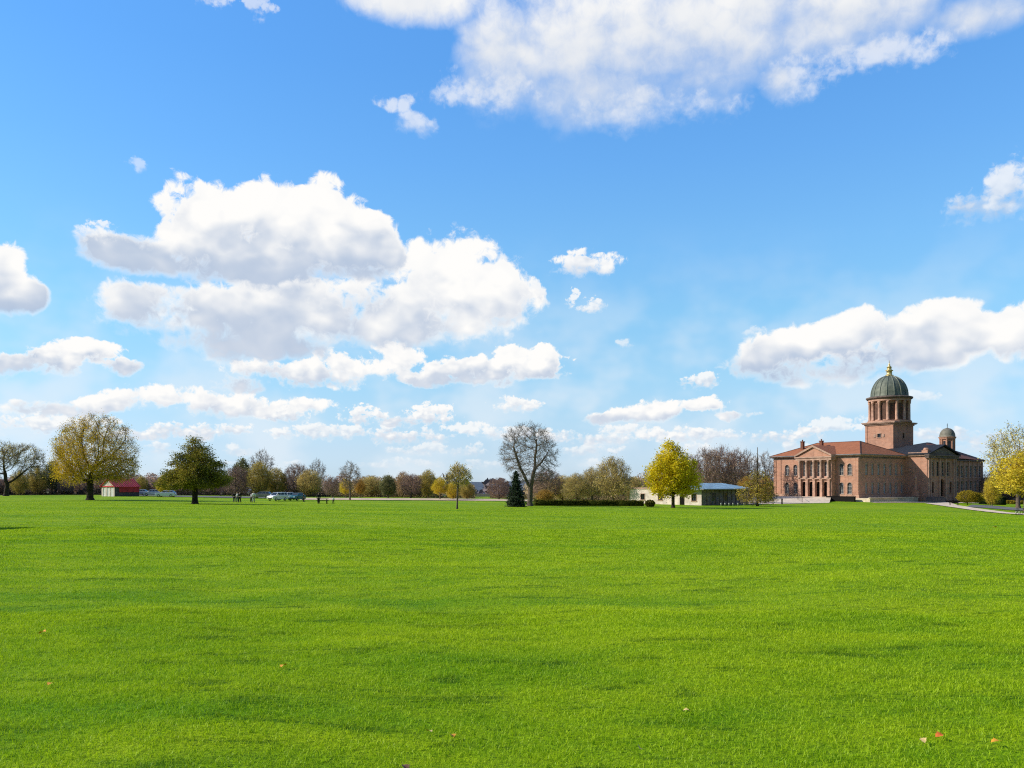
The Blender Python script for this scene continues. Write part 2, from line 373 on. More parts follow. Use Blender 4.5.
bo = t.new('ShaderNodeBackground'); t.put(bo.inputs[0], t.vm('SCALE', t.mix(t.m('MULTIPLY', gen, 0.7), clear, (0.80, 0.83, 0.87, 1)), scale=t.m('SUBTRACT', 1.0, t.m('MULTIPLY', t.m('MULTIPLY', far, t.sstep(v, 900, 500)), 0.60))))  # unseen sky outside the view, dimmed to weaken the fill light
bgnd = t.new('ShaderNodeBackground'); bgnd.inputs[0].default_value = (0.10, 0.16, 0.06, 1)
def pick(f, a, b):
    n = t.new('ShaderNodeMixShader'); t.put(n.inputs[0], f); t.l.new(a, n.inputs[1]); t.l.new(b, n.inputs[2]); return n.outputs[0]
ub = pa(XS, 400)[0]; vb = pa(512, YS)[1]
x = pick(t.m('GREATER_THAN', u, ub), bl, br_)
x = pick(t.m('GREATER_THAN', v, vb), x, bt)
x = pick(t.m('MAXIMUM', t.m('GREATER_THAN', t.m('ABSOLUTE', u), 600.0), t.m('GREATER_THAN', v, 545.0)), x, bo.outputs[0])
x = pick(t.m('LESS_THAN', v, -12.0), x, bgnd.outputs[0])
t.l.new(x, t.n['World Output'].inputs[0]); t.n.remove(bg)
w.cycles.sampling_method = 'MANUAL'; w.cycles.sample_map_resolution = 256

sun = bpy.data.lights.new('sun', 'SUN'); sun.energy = 5.0; sun.angle = R(0.5); sun.color = (1.0, 0.93, 0.80)
so = bpy.data.objects.new('sun', sun); col.objects.link(so); so.location = (-60, 10, 60)
SD = Vector((math.sin(SUN_AZ)*math.cos(SUN_EL), math.cos(SUN_AZ)*math.cos(SUN_EL), math.sin(SUN_EL)))
so.rotation_euler = SD.to_track_quat('Z', 'Y').to_euler()
cam = bpy.data.cameras.new('camera'); co = bpy.data.objects.new('camera', cam); col.objects.link(co)
co.location = (0, 0, EYE); co.rotation_euler = (R(90), 0, 0)
cam.sensor_width = 36; cam.lens = 36*F/1024; cam.shift_y = (HY-384)/1024; cam.clip_end = 20000; cam.clip_start = 0.1
sc.camera = co
sc.view_settings.view_transform = 'Standard'; sc.view_settings.look = 'None'; sc.view_settings.exposure = 0
sc.cycles.max_bounces = 6; sc.cycles.transparent_max_bounces = 8
sc.cycles.pixel_filter_type = 'BLACKMAN_HARRIS'; sc.cycles.filter_width = 1.15
sc.cycles.use_denoising = False
sc.cycles.use_adaptive_sampling = True; sc.cycles.adaptive_threshold = 0.015; sc.cycles.adaptive_min_samples = 6
# ------------------------------------------------------------------ ground sheet
def turf_color(t, pos, blade=None):
    big = t.noise(t.vm('MULTIPLY', pos, (0.035, 0.09, 0)), 1.0, 3, 0.5).outputs[0]
    mid = t.noise(t.vm('MULTIPLY', pos, (0.35, 0.75, 0)), 1.0, 5, 0.6, 0.6).outputs[0]
    fine = t.noise(pos, 3.2, 6, 0.72).outputs[0]
    streak = t.noise(t.vm('MULTIPLY', pos, (0.05, 0.7, 0)), 1.0, 4, 0.6).outputs[0]
    f = t.m('MULTIPLY_ADD', big, 0.55, t.m('MULTIPLY', mid, 0.55))
    f = t.m('MULTIPLY_ADD', streak, 0.45, f)
    f = t.m('MULTIPLY_ADD', fine, 0.30, f)
    f = t.sstep(f, 0.66, 1.16)
    c = t.mix(f, (0.200, 0.480, 0.004, 1), (0.590, 0.790, 0.008, 1))
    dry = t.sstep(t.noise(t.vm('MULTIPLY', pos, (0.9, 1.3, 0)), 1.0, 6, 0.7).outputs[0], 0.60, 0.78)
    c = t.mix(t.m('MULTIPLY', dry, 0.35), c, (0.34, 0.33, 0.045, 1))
    hollow_shade = t.sstep(t.noise(t.vm('MULTIPLY', pos, (0.75, 2.0, 0)), 1.0, 4, 0.6, 0.5).outputs[0], 0.57, 0.72)  # dark green patches paint the shade of hollows in the turf
    c = t.mix(t.m('MULTIPLY', hollow_shade, 0.55), c, (0.045, 0.215, 0.004, 1))
    rd = t.sstep(t.noise(t.vm('MULTIPLY', pos, (0.75, 3.2, 0)), 1.0, 6, 0.68, 0.8).outputs[0], 0.555, 0.63)  # thin dark streaks paint the shade of small turf ridges
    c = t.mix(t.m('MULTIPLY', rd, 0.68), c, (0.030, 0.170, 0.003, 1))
    return c, f
gm = bpy.data.materials.new('lawn_turf'); gm.use_nodes = True; t = NT(gm.node_tree); b = t.n['Principled BSDF']
b.inputs['Roughness'].default_value = 0.9; b.inputs['Specular IOR Level'].default_value = 0.1
geo = t.new('ShaderNodeNewGeometry'); pos = geo.outputs['Position']
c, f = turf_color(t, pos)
sx = t.new('ShaderNodeSeparateXYZ'); t.l.new(pos, sx.inputs[0])
rad = t.vm('LENGTH', pos); rad = t.n[-1].outputs['Value']
# beyond the lawn the land is rough pasture and scrub, then wooded hills with distance haze put into their colour
wild = t.mix(t.sstep(t.noise(pos, 0.02, 6, 0.65).outputs[0], 0.4, 0.65), (0.075, 0.062, 0.034, 1), (0.13, 0.13, 0.045, 1))
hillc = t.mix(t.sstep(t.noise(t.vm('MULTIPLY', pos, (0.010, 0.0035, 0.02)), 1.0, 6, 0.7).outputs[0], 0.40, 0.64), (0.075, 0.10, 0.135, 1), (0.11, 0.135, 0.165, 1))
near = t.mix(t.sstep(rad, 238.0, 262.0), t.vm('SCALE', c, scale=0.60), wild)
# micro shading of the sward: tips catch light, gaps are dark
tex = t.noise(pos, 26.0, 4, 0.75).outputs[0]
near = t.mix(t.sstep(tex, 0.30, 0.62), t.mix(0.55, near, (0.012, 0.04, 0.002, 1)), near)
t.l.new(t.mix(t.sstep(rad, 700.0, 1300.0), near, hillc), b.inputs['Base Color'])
bp = t.new('ShaderNodeBump'); bp.inputs['Strength'].default_value = 0.75; bp.inputs['Distance'].default_value = 0.05
t.l.new(t.m('ADD', t.m('MULTIPLY', t.noise(pos, 9.0, 6, 0.75).outputs[0], 1.0), t.m('MULTIPLY', t.noise(t.vm('MULTIPLY', pos, (0.5, 1.2, 0)), 1.0, 3, 0.5).outputs[0], 3.0)), bp.inputs['Height'])
t.l.new(bp.outputs[0], b.inputs['Normal'])
def axis(lo, hi, n, k):
    u = np.linspace(-1, 1, n); v = np.sinh(k*u)/math.sinh(k); return np.where(v < 0, -v*lo, v*hi)
xs = axis(-7000, 7000, 301, 9.0)
ys = np.concatenate([np.linspace(-120, 0, 13)[:-1], np.linspace(0, 40, 101)[:-1], np.linspace(40, 320, 141)[:-1], 320+np.expm1(np.linspace(0, math.log(7000), 70))])
X, Y = np.meshgrid(xs, ys); Z = ground_z(X, Y)
nx, ny = len(xs), len(ys)
idx = np.arange(nx*ny).reshape(ny, nx)
q = np.stack([idx[:-1, :-1], idx[:-1, 1:], idx[1:, 1:], idx[1:, :-1]], -1).reshape(-1)
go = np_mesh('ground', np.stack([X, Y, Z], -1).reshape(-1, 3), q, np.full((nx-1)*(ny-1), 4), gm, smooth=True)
tag(go, 'wide mown green lawn running out to the tree line', kind='structure')

# ------------------------------------------------------------------ grass blades on the nearer lawn
rng = np.random.default_rng(11)
bl = bpy.data.materials.new('grass_blade'); bl.use_nodes = True; t = NT(bl.node_tree)
for n in list(t.n):
    if n.type != 'OUTPUT_MATERIAL': t.n.remove(n)
out = t.n[0]
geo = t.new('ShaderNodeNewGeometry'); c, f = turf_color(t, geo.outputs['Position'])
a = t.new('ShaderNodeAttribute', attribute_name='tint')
c = t.mix(t.m('MULTIPLY', a.outputs['Fac'], 1.0, clamp=True), t.mix(0.50, c, (0.03, 0.14, 0.002, 1)), t.mix(0.40, c, (0.86, 0.92, 0.04, 1)))  # blade foot darkened in the colour, like shade between blades
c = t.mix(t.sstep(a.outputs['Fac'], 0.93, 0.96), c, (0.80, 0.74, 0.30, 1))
d = t.new('ShaderNodeBsdfDiffuse'); tr = t.new('ShaderNodeBsdfTranslucent'); t.l.new(c, d.inputs[0]); t.l.new(c, tr.inputs[0])
mx = t.new('ShaderNodeMixShader'); mx.inputs[0].default_value = 0.42
t.l.new(d.outputs[0], mx.inputs[1]); t.l.new(tr.outputs[0], mx.inputs[2])
gl = t.new('ShaderNodeBsdfGlossy'); gl.inputs['Roughness'].default_value = 0.45
m2 = t.new('ShaderNodeMixShader'); m2.inputs[0].default_value = 0.012
t.l.new(mx.outputs[0], m2.inputs[1]); t.l.new(gl.outputs[0], m2.inputs[2]); t.l.new(m2.outputs[0], out.inputs[0])
def scatter(n, d0, d1, e):
    r = rng.random(n)                       # pdf over depth ~ d * rho(d), rho ~ d^-e
    p = 2.0-e
    d = (d0**p+r*(d1**p-d0**p))**(1/p)
    x = (rng.random(n)*2-1)*(0.86*d+3.0)
    return x, d
def blades(x, y, h, wd, lean, bend):
    n = len(x); z = ground_z(x, y)-0.004
    yaw = rng.random(n)*2*np.pi; dirx, diry = np.cos(yaw), np.sin(yaw)
    la = rng.random(n)*2*np.pi; lx, ly = np.cos(la)*lean, np.sin(la)*lean
    hw = wd/2
    P0 = np.stack([x-dirx*hw, y-diry*hw, z], 1); P1 = np.stack([x+dirx*hw, y+diry*hw, z], 1)
    mx_, my_ = x+lx*0.35*h, y+ly*0.35*h
    P2 = np.stack([mx_+dirx*hw*0.75, my_+diry*hw*0.75, z+h*0.58], 1); P3 = np.stack([mx_-dirx*hw*0.75, my_-diry*hw*0.75, z+h*0.58], 1)
    P4 = np.stack([x+lx*h*(1+bend), y+ly*h*(1+bend), z+h*(1-0.25*lean)], 1)
    V = np.stack([P0, P1, P2, P3, P4], 1).reshape(-1, 3)
    b0 = (np.arange(n)*5)[:, None]
    fq = np.concatenate([b0+0, b0+1, b0+2, b0+3, b0+3, b0+2, b0+4], 1).reshape(-1)
    sz = np.tile([4, 3], n)
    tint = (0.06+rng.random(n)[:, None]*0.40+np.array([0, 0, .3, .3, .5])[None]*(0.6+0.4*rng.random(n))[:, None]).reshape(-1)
    return V, fq, sz, tint
def clump(x, y):
    return 0.5+0.5*np.sin(x*5.1+2*np.sin(y*3.3))*np.sin(y*6.7+2*np.sin(x*2.9))
parts = []
for n, d0, d1, e in ((430000, 2.6, 11, 0.4), (470000, 11, 34, 1.15), (300000, 34, 150, 1.9)):
    x, y = scatter(n, d0, d1, e)
    sc_ = np.maximum(1.0, y/9.0)
    h = (0.020+0.016*rng.random(n)+0.018*clump(x, y))*np.minimum(sc_**0.18, 1.35)
    parts.append(blades(x, y, h, (0.0036+0.0022*rng.random(n))*sc_**0.92, 0.25+0.75*rng.random(n), 0.25))
off = 0; Vs, Fs, Ss, Ts = [], [], [], []
for V, fq, sz, ti in parts:
    Vs.append(V); Fs.append(fq+off); Ss.append(sz); Ts.append(ti); off += len(V)
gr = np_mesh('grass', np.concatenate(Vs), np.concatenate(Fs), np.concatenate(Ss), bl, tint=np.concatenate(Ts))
tag(gr, 'short mown grass blades covering the lawn', kind='stuff')

# ------------------------------------------------------------------ paths and paved strips draped on the ground
def drape(name, quads, mat, lift, label):
    """quads: list of (left points, right points) polylines of equal length in plan"""
    mb = MB()
    for A, B in quads:
        n = len(A); K = 5; rows = []
        fine = []
        for i in range(n-1):
            L = max((Vector(A[i+1])-Vector(A[i])).length, (Vector(B[i+1])-Vector(B[i])).length)
            k = max(1, int(L/2.0))
            for j in range(k+(i == n-2)):
                u = j/k; fine.append((Vector(A[i]).lerp(Vector(A[i+1]), u), Vector(B[i]).lerp(Vector(B[i+1]), u)))
        V = []
        for p, q in fine:
            for k in range(K+1):
                r = p.lerp(q, k/K); V.append((r.x, r.y, gz(r.x, r.y)+lift))
        mb.add(V, [(i*(K+1)+k, i*(K+1)+k+1, (i+1)*(K+1)+k+1, (i+1)*(K+1)+k) for i in range(len(fine)-1) for k in range(K)])
    o = mb.build(name, mat, smooth=True); return tag(o, label, kind='structure')
def rowpts(lst): return [(at(px, d), d) for px, d in lst]
drape('gravel_path', [(rowpts([(300,172),(350,176),(420,182),(500,186),(535,186)]), rowpts([(300,196),(350,200),(420,206),(500,210),(535,206)]))], M['gravel'], 0.10, 'pinkish gravel path along the far edge of the lawn')
drape('parking_lot', [(rowpts([(112,205),(160,199),(220,190),(300,186)]), rowpts([(112,216),(160,214),(220,212),(300,206)]))], M['asphalt'], 0.10, 'grey paved parking strip behind the shade trees')
drape('driveway', [(rowpts([(966,176),(985,172),(1012,160),(1060,150)]), rowpts([(972,196),(992,190),(1016,176),(1070,164)]))], M['asphalt'], 0.09, 'grey driveway behind the curved path at the right')
M['deep'] = principled('deep_brown_timber', (0.13, 0.07, 0.05), 0.8, var=0.4, scale=1.5)  # even brown for the panels between the drum columns
M['glass_mid'] = principled('dull_window_glass', (0.11, 0.12, 0.14), 0.15, 0.0, 0.6, var=0.6, scale=0.8)
# ------------------------------------------------------------------ the domed brick building (local frame: a along its shaded side, b along its sunlit front)
BX, BY = 88.9, 210.0
ANG = math.atan2(0.58, 0.81)
FL = -1.65; EAVE = 9.4
BZ = FL
bld = thing('brick_building', 'long red brick hall with a green copper dome and orange tiled roof on the right', 'building', (BX, BY, 0), ANG)
def facade(mb, p0, u, n, L, z0, z1, ops, depth=0.32, mi=0):
    """wall face from p0 along unit u, outward normal n, with openings (u0,u1,za,zb,arch) and reveals"""
    p0 = Vector((p0[0], p0[1], 0)); u = Vector((u[0], u[1], 0)); n = Vector((n[0], n[1], 0)); Z = Vector((0, 0, 1))
    us = sorted({0.0, L} | {o[0] for o in ops} | {o[1] for o in ops}); zs = sorted({z0, z1} | {o[2] for o in ops} | {o[3] for o in ops})
    for i in range(len(us)-1):
        for j in range(len(zs)-1):
            mu, mz = (us[i]+us[i+1])/2, (zs[j]+zs[j+1])/2
            if any(o[0] < mu < o[1] and o[2] < mz < o[3] for o in ops): continue
            mb.add([p0+u*us[i]+Z*zs[j], p0+u*us[i+1]+Z*zs[j], p0+u*us[i+1]+Z*zs[j+1], p0+u*us[i]+Z*zs[j+1]], [(0,1,2,3)], mi)
    for o in ops:
        u0, u1, za, zb, arch = o
        C = [(u0, za), (u1, za)]
        if arch:
            r = (u1-u0)/2; zc = zb-r; K = 8
            arc = [(u0+r+r*math.cos(math.pi*k/K), zc+r*math.sin(math.pi*k/K)) for k in range(K+1)]
            C += arc
            for side in (0, 1):
                pts = [(u1, zb)] + arc[:K//2+1] if side == 0 else [(u0, zb)] + arc[K//2:][::-1]
                mb.add([p0+u*a+Z*z for a, z in pts], [tuple(range(len(pts)))], mi)
        else: C += [(u1, zb), (u0, zb)]
        m = len(C)
        V = [p0+u*a+Z*z for a, z in C]+[p0+u*a+Z*z-n*depth for a, z in C]
        mb.add(V, [(k, (k+1) % m, m+(k+1) % m, m+k) for k in range(m)], mi)
def window(p0, u, n, op, parent, frame_m, glass_m, depth=0.24, bars=(1, 3), trim=0.16, sill=True, name='window', tm=None, out=0.07):
    p0 = Vector((p0[0], p0[1], 0)); u = Vector((u[0], u[1], 0)); n = Vector((n[0], n[1], 0)); Z = Vector((0, 0, 1))
    u0, u1, za, zb, arch = op; mb = MB()
    def slab(a0, a1, c0, c1, d0, d1, mi=0):
        V = [p0+u*a+Z*c+n*d for d in (d0, d1) for c in (c0, c1) for a in (a0, a1)]
        mb.add(V, [(0,2,3,1),(4,5,7,6),(0,1,5,4),(2,6,7,3),(0,4,6,2),(1,3,7,5)], mi)
    r = (u1-u0)/2; zc = zb-r
    fw = 0.10; top = zc if arch else zb
    e = 0.004
    slab(u0+e, u0+fw, za+fw, top-e, -depth, -depth+0.08); slab(u1-fw, u1-e, za+fw, top-e, -depth, -depth+0.08); slab(u0+e, u1-e, za+e, za+fw-e, -depth, -depth+0.08)
    if not arch: slab(u0+fw+e, u1-fw-e, zb-fw, zb-e, -depth, -depth+0.08)
    for k in range(bars[0]):
        x = u0+(u1-u0)*(k+1)/(bars[0]+1); slab(x-0.035, x+0.035, za+fw, top-fw, -depth+0.01, -depth+0.065)
    for k in range(bars[1]):
        z = za+(zb-za)*(k+1)/(bars[1]+1)
        if z < top-0.1: slab(u0+fw+e, u1-fw-e, z-0.03, z+0.03, -depth+0.005, -depth+0.06)
    if trim:      # stone surround standing proud of the wall
        slab(u0-trim, u0-e, za, top, 0.004, out, 1); slab(u1+e, u1+trim, za, top, 0.004, out, 1)
        if arch:
            K = 8; V = []
            for k in range(K+1):
                c, s = math.cos(math.pi*k/K), math.sin(math.pi*k/K)
                for rr_ in (r+e, r+trim):
                    for d in (0.004, out): V.append(p0+u*(u0+r+rr_*c)+Z*(zc+rr_*s)+n*d)
            fs = []
            for k in range(K):
                o, q = k*4, k*4+4
                fs += [(o+1, o+3, q+3, q+1), (o, q, q+2, o+2), (o+2, q+2, q+3, o+3), (o, o+1, q+1, q)]
            mb.add(V, fs, 1)
        else: slab(u0-trim, u1+trim, zb+e, zb+trim*1.4, 0.004, out+0.02, 1)
        if sill: slab(u0-trim-0.05, u1+trim+0.05, za-0.16, za-0.004, 0.004, out+0.07, 1)
    w_ = mb.build(name, [frame_m, tm or M['stone_pale']], parent)
    g = MB(); C = [(u0, za), (u1, za)]
    if arch: C += [(u0+r+r*math.cos(math.pi*k/8), zc+r*math.sin(math.pi*k/8)) for k in range(9)]
    else: C += [(u1, zb), (u0, zb)]
    g.add([p0+u*a+Z*z-n*(depth+0.005) for a, z in C], [tuple(range(len(C)))])
    g.build('pane', glass_m, w_)
    return w_
FRONT = dict(u=(0, 1), n=(-1, 0))          # runs along b, faces -a
SIDE = dict(u=(1, 0), n=(0, -1))           # runs along a, faces -b
A1, B1 = 22.0, 26.0                        # main block
WA, WB = 54.5, -6.1                        # wing: a from 22 to 54.5, b from -6.1 to 20
wall = MB()
fr_ops = []
for b0 in (2.65, 5.0, 18.9, 21.6):
    fr_ops += [(b0-0.62, b0+0.62, -0.9, 2.1, True), (b0-0.62, b0+0.62, 4.0, 7.0, True)]
facade(wall, (0, 0), **FRONT, L=B1, z0=BZ, z1=8.4, ops=fr_ops)
sd_ops = []
for k in range(7):
    a0 = 3.3+2.85*k; sd_ops += [(a0-0.55, a0+0.55, -0.8, 2.0, False), (a0-0.55, a0+0.55, 4.1, 7.0, False)]
facade(wall, (0, 0), **SIDE, L=A1, z0=BZ, z1=8.4, ops=sd_ops)
wall.add([(0,B1,BZ),(A1,B1,BZ),(A1,B1,8.4),(0,B1,8.4)], [(0,1,2,3)])
wall.box(0.05, 0.30, B1-2.1, B1-1.9, BZ, BZ+0.1)
wall.build('wall', M['brick'], bld)
plinth = MB(); plinth.box(-0.10, -0.004, -0.10, B1, BZ-0.5, -1.05); plinth.box(-0.10, A1, -0.10, -0.004, BZ-0.5, -1.05); plinth.box(0, A1, 0, B1, BZ-1.6, BZ-0.01); plinth.build('plinth', M['stone'], bld)
for b_ in (0.5, 23.9, 25.55):               # corner pilasters
    MB().box(-0.16, -0.004, b_-0.38, b_+0.38, -1.04, 8.39).build('pilaster', M['brick'], bld)
cor = MB()
for o_, z0, z1, mi in ((0.06, 8.4, 8.86, 1), (0.42, 8.864, 9.06, 0), (0.75, 9.064, 9.36, 0)):
    cor.box(-o_, A1+0.0, -o_, B1+o_, z0, z1, mi)
cor.build('cornice', [M['stone_pale'], M['stone_dark']], bld)
for op in fr_ops: window((0, 0), **FRONT, op=op, parent=bld, frame_m=M['frame'], glass_m=M['glass_mid'], bars=(1, 2))
for i, op in enumerate(sd_ops): window((0, 0), **SIDE, op=op, parent=bld, frame_m=M['frame'], glass_m=M['glass_pale'], bars=(1, 3), trim=0.13)
# hipped tile roof of the main block
def poly(mb, pts, mi=0): return mb.add(pts, [tuple(range(len(pts)))], mi)
e0, e1, f0, f1, ez = -0.85, A1+0.4, -0.85, B1+0.85, 9.365
r0, r1, rz_ = 6.5, 19.5, 13.25
rf = MB(); A_, B_, C_, D_ = (e0, f0, ez), (e0, f1, ez), (e1, f1, ez), (e1, f0, ez); P0, P1 = (11, r0, rz_), (11, r1, rz_)
poly(rf, [A_, B_, P1, P0]); poly(rf, [B_, C_, P1]); poly(rf, [C_, D_, P0, P1]); poly(rf, [D_, A_, P0])
roof = rf.build('roof', M['tile'], bld)
hip = MB()
for p, q in ((A_, P0), (D_, P0), (B_, P1), (C_, P1), (P0, P1)): hip.tube(p, q, 0.13, n=6)
hip.build('ridge_tiles', M['tile_dark'], roof)
MB().box(e0-0.14, e0+0.02, f0-0.14, f1+0.14, ez-0.10, ez+0.07).box(e0+0.02, e1, f0-0.14, f0+0.02, ez-0.10, ez+0.07).build('gutter', M['lead'], roof)
for (a_, b_) in ((5.5, 20.5), (6.5, 15.2)):
    MB().box(a_-0.4, a_+0.4, b_-0.4, b_+0.4, 10.6, 13.4).box(a_-0.5, a_+0.5, b_-0.5, b_+0.5, 13.404, 13.65).lathe([(0.16, 13.654), (0.19, 14.1)], 8, a_, b_).build('chimney', M['tile_dark'], roof)
# portico: arcade, columns, entablature, pediment
pa0, pa1, po = 6.6, 16.7, -1.9
por = MB()
cw = 2.17; bays = [pa0+0.71+cw*k for k in range(5)]
arch_ops = [(bays[k]-pa0+0.37, bays[k]-pa0+cw-0.37, BZ+0.02, 2.35, True) for k in range(4)]
up_ops = [(bays[k]-pa0+0.55, bays[k]-pa0+cw-0.55, 3.75, 7.6, False) for k in range(4)]
facade(por, (po, pa0), **FRONT, L=pa1-pa0, z0=BZ, z1=8.0, ops=arch_ops+up_ops, depth=0.55)
facade(por, (po, pa0), **SIDE, L=-po-0.004, z0=BZ, z1=8.0, ops=[], depth=0.2)
por.add([(po,pa1,BZ),(-0.004,pa1,BZ),(-0.004,pa1,8.0),(po,pa1,8.0)], [(0,1,2,3)])
portico = por.build('portico', M['stone'], bld)
for k in range(5):
    b_ = bays[k] if k < 4 else bays[3]+cw
    MB().box(po-0.42, po-0.005, b_-0.36, b_+0.36, BZ, 2.75).box(po-0.5, po-0.006, b_-0.44, b_+0.44, 2.754, 3.0).build('pier', M['stone'], portico)
    MB().lathe([(0.40, 3.3), (0.40, 3.5), (0.31, 3.62), (0.33, 5.2), (0.27, 7.45), (0.40, 7.65), (0.42, 7.95)], 14, po-0.40, b_).build('column', M['stone_pale'], portico, True)
MB().box(po-0.55, po-0.007, pa0-0.1, pa1+0.1, 3.004, 3.296).build('balcony_ledge', M['stone_pale'], portico)
for op in up_ops: window((po, pa0), **FRONT, op=op, parent=portico, frame_m=M['frame'], glass_m=M['glass_mid'], depth=0.5, bars=(1, 3), trim=0.0)
for op in arch_ops:
    g = MB(); u0, u1, za, zb, _ = op; r = (u1-u0)/2
    C = [(u0, za), (u1, za)]+[(u0+r+r*math.cos(math.pi*k/8), zb-r+r*math.sin(math.pi*k/8)) for k in range(9)]
    g.add([(po+0.54, pa0+a, z) for a, z in C], [tuple(range(len(C)))])
    dm = (u0+u1)/2+pa0
    g.box(po+0.42, po+0.53, dm-0.06, dm+0.06, za, zb-r)
    g.box(po+0.44, po+0.53, pa0+u0, pa0+u1, zb-r-0.06, zb-r+0.06)
    g.build('door', M['dark'], portico)
MB().box(po-0.75, -0.01, pa0-0.30, pa1+0.30, 8.004, 8.62).box(po-0.98, -0.01, pa0-0.52, pa1+0.52, 8.624, 8.98).build('entablature', M['stone_pale'], portico)
pm = (pa0+pa1)/2
pd = MB(); poly(pd, [(po-0.55, pa0-0.2, 8.985), (po-0.55, pa1+0.2, 8.985), (po-0.55, pm, 11.35)]); pd.build('pediment', M['brick'], portico)
rk = MB()
for s in (-1, 1):
    e = pm+s*(pa1-pm+0.55)
    V = [(po-1.0, e, 8.99), (po-1.0, e, 9.42), (po-1.0, pm, 12.05), (po-1.0, pm, 11.5)]
    V2 = [(-0.02+6.0*(i > 1)*0.7, y, z) for i, (x, y, z) in enumerate(V)]
    rk.add(V+V2, [(0,1,2,3), (4,7,6,5), (1,5,6,2), (0,3,7,4), (0,4,5,1), (2,6,7,3)])
rk.build('raking_cornice', M['stone_pale'], portico)
pr = MB()
for s in (-1, 1):
    e = pm+s*(pa1-pm+0.55)
    poly(pr, [(po-0.9, e, 9.44), (po-0.9, pm, 12.07), (8.2, pm, 12.07), (0.6, e, 9.44)])
pr.build('pediment_roof', M['tile'], portico)
# tower behind, drum, dome
ta, tb, ts, tl = 35.5, 10.9, 8.8, 11.0
tw = MB(); tz0, tz1 = 8.0, 19.1
facade(tw, (ta, tb), **FRONT, L=ts, z0=tz0, z1=tz1, ops=[(ts/2-0.55, ts/2+0.55, 15.5, 16.6, False)])
facade(tw, (ta, tb), **SIDE, L=tl, z0=tz0, z1=tz1, ops=[(tl/2-0.45, tl/2+0.45, 15.2, 16.9, True)])
tw.add([(ta+tl,tb,tz0),(ta+tl,tb+ts,tz0),(ta+tl,tb+ts,tz1),(ta+tl,tb,tz1)], [(0,1,2,3)]); tw.add([(ta,tb+ts,tz0),(ta+tl,tb+ts,tz0),(ta+tl,tb+ts,tz1),(ta,tb+ts,tz1)], [(0,1,2,3)])
tower = tw.build('tower', M['brick'], bld)
for b_ in (0.35, ts-0.35): MB().box(ta-0.1, ta-0.004, tb+b_-0.35, tb+b_+0.35, tz0, tz1-0.01).build('pilaster', M['brick'], tower)
window((ta, tb), **FRONT, op=(ts/2-0.55, ts/2+0.55, 15.5, 16.6, False), parent=tower, frame_m=M['dark'], glass_m=M['glass'], bars=(0, 1))
window((ta, tb), **SIDE, op=(tl/2-0.45, tl/2+0.45, 15.2, 16.9, True), parent=tower, frame_m=M['dark'], glass_m=M['glass'], bars=(0, 1))
for sgn in (-1, 1): MB().box(ta-0.14, ta-0.003, tb+ts/2+sgn*1.35-0.35, tb+ts/2+sgn*1.35+0.35, 15.6, 16.5).build('stone_panel', M['stone_pale'], tower)
c_ = MB()
for o_, z0, z1 in ((0.25, tz1+.004, tz1+0.4), (0.65, tz1+0.404, tz1+0.66), (0.85, tz1+0.664, tz1+0.92)): c_.box(ta-o_, ta+tl+o_, tb-o_, tb+ts+o_, z0, z1)
c_.build('cornice', M['stone_pale'], tower)
tcx, tcy = ta+tl/2, tb+ts/2; RD = 5.95; d0 = tz1+0.924
drum = MB().lathe([(RD+0.25, d0), (RD+0.25, d0+0.45), (RD-0.9, d0+0.454), (RD-0.9, d0+6.3), (RD, d0+6.304), (RD, d0+6.9)], 32, tcx, tcy).build('drum', M['stone'], bld)
NB = 14
for k in range(NB):
    a = 2*math.pi*k/NB
    MB().lathe([(0.55, d0+0.46), (0.55, d0+0.75), (0.45, d0+0.85), (0.41, d0+5.5), (0.55, d0+5.8), (0.57, d0+6.3)], 10, tcx+(RD-0.55)*math.cos(a), tcy+(RD-0.55)*math.sin(a)).build('column', M['stone'], drum, True)
    a2 = a+math.pi/NB; ca, sa = math.cos(a2), math.sin(a2); rr_ = RD-0.86
    wp = lambda w_, z: (tcx+rr_*ca-w_*sa, tcy+rr_*sa+w_*ca, z)
    MB().add([wp(-0.72, d0+0.9), wp(0.72, d0+0.9), wp(0.72, d0+5.6), wp(-0.72, d0+5.6)], [(0,1,2,3)]).build('window', M['deep'], drum)
MB().lathe([(RD+0.15, d0+6.904), (RD+0.4, d0+7.1), (RD+0.55, d0+7.3), (RD+0.55, d0+7.55), (RD+0.1, d0+7.7)], 32, tcx, tcy).build('cornice', M['stone_dark'], drum)
dz = d0+7.704; RDm = 5.15; HD = 6.2
prof = [(RDm+0.15, dz)]+[(RDm*math.cos(math.pi/2*k/12)**0.92, dz+0.25+HD*math.sin(math.pi/2*k/12)) for k in range(12)]+[(0.75, dz+0.3+HD)]
dome = MB().lathe(prof, 32, tcx, tcy).build('dome', M['copper'], bld, True)
rb = MB()
for k in range(16):
    a = 2*math.pi*k/16; pts = [(tcx+(r+0.05)*math.cos(a), tcy+(r+0.05)*math.sin(a), z) for r, z in prof[1:]]
    for p, q in zip(pts[:-1], pts[1:]): rb.tube(p, q, 0.12, n=5)
rb.build('ribs', M['copper_rib'], dome)
lz = dz+HD+0.2
MB().lathe([(r*0.95, lz+(z)*0.84) for r, z in ((1.25, 0), (1.25, 0.3), (0.85, 0.4), (0.8, 1.7), (1.15, 1.85), (1.15, 2.05), (0.7, 2.2), (0.62, 3.0), (0.85, 3.1), (0.5, 3.4), (0.22, 3.9), (0.30, 4.1), (0.12, 4.4), (0.05, 5.6))], 12, tcx, tcy).build('finial', M['gold'], dome, True)
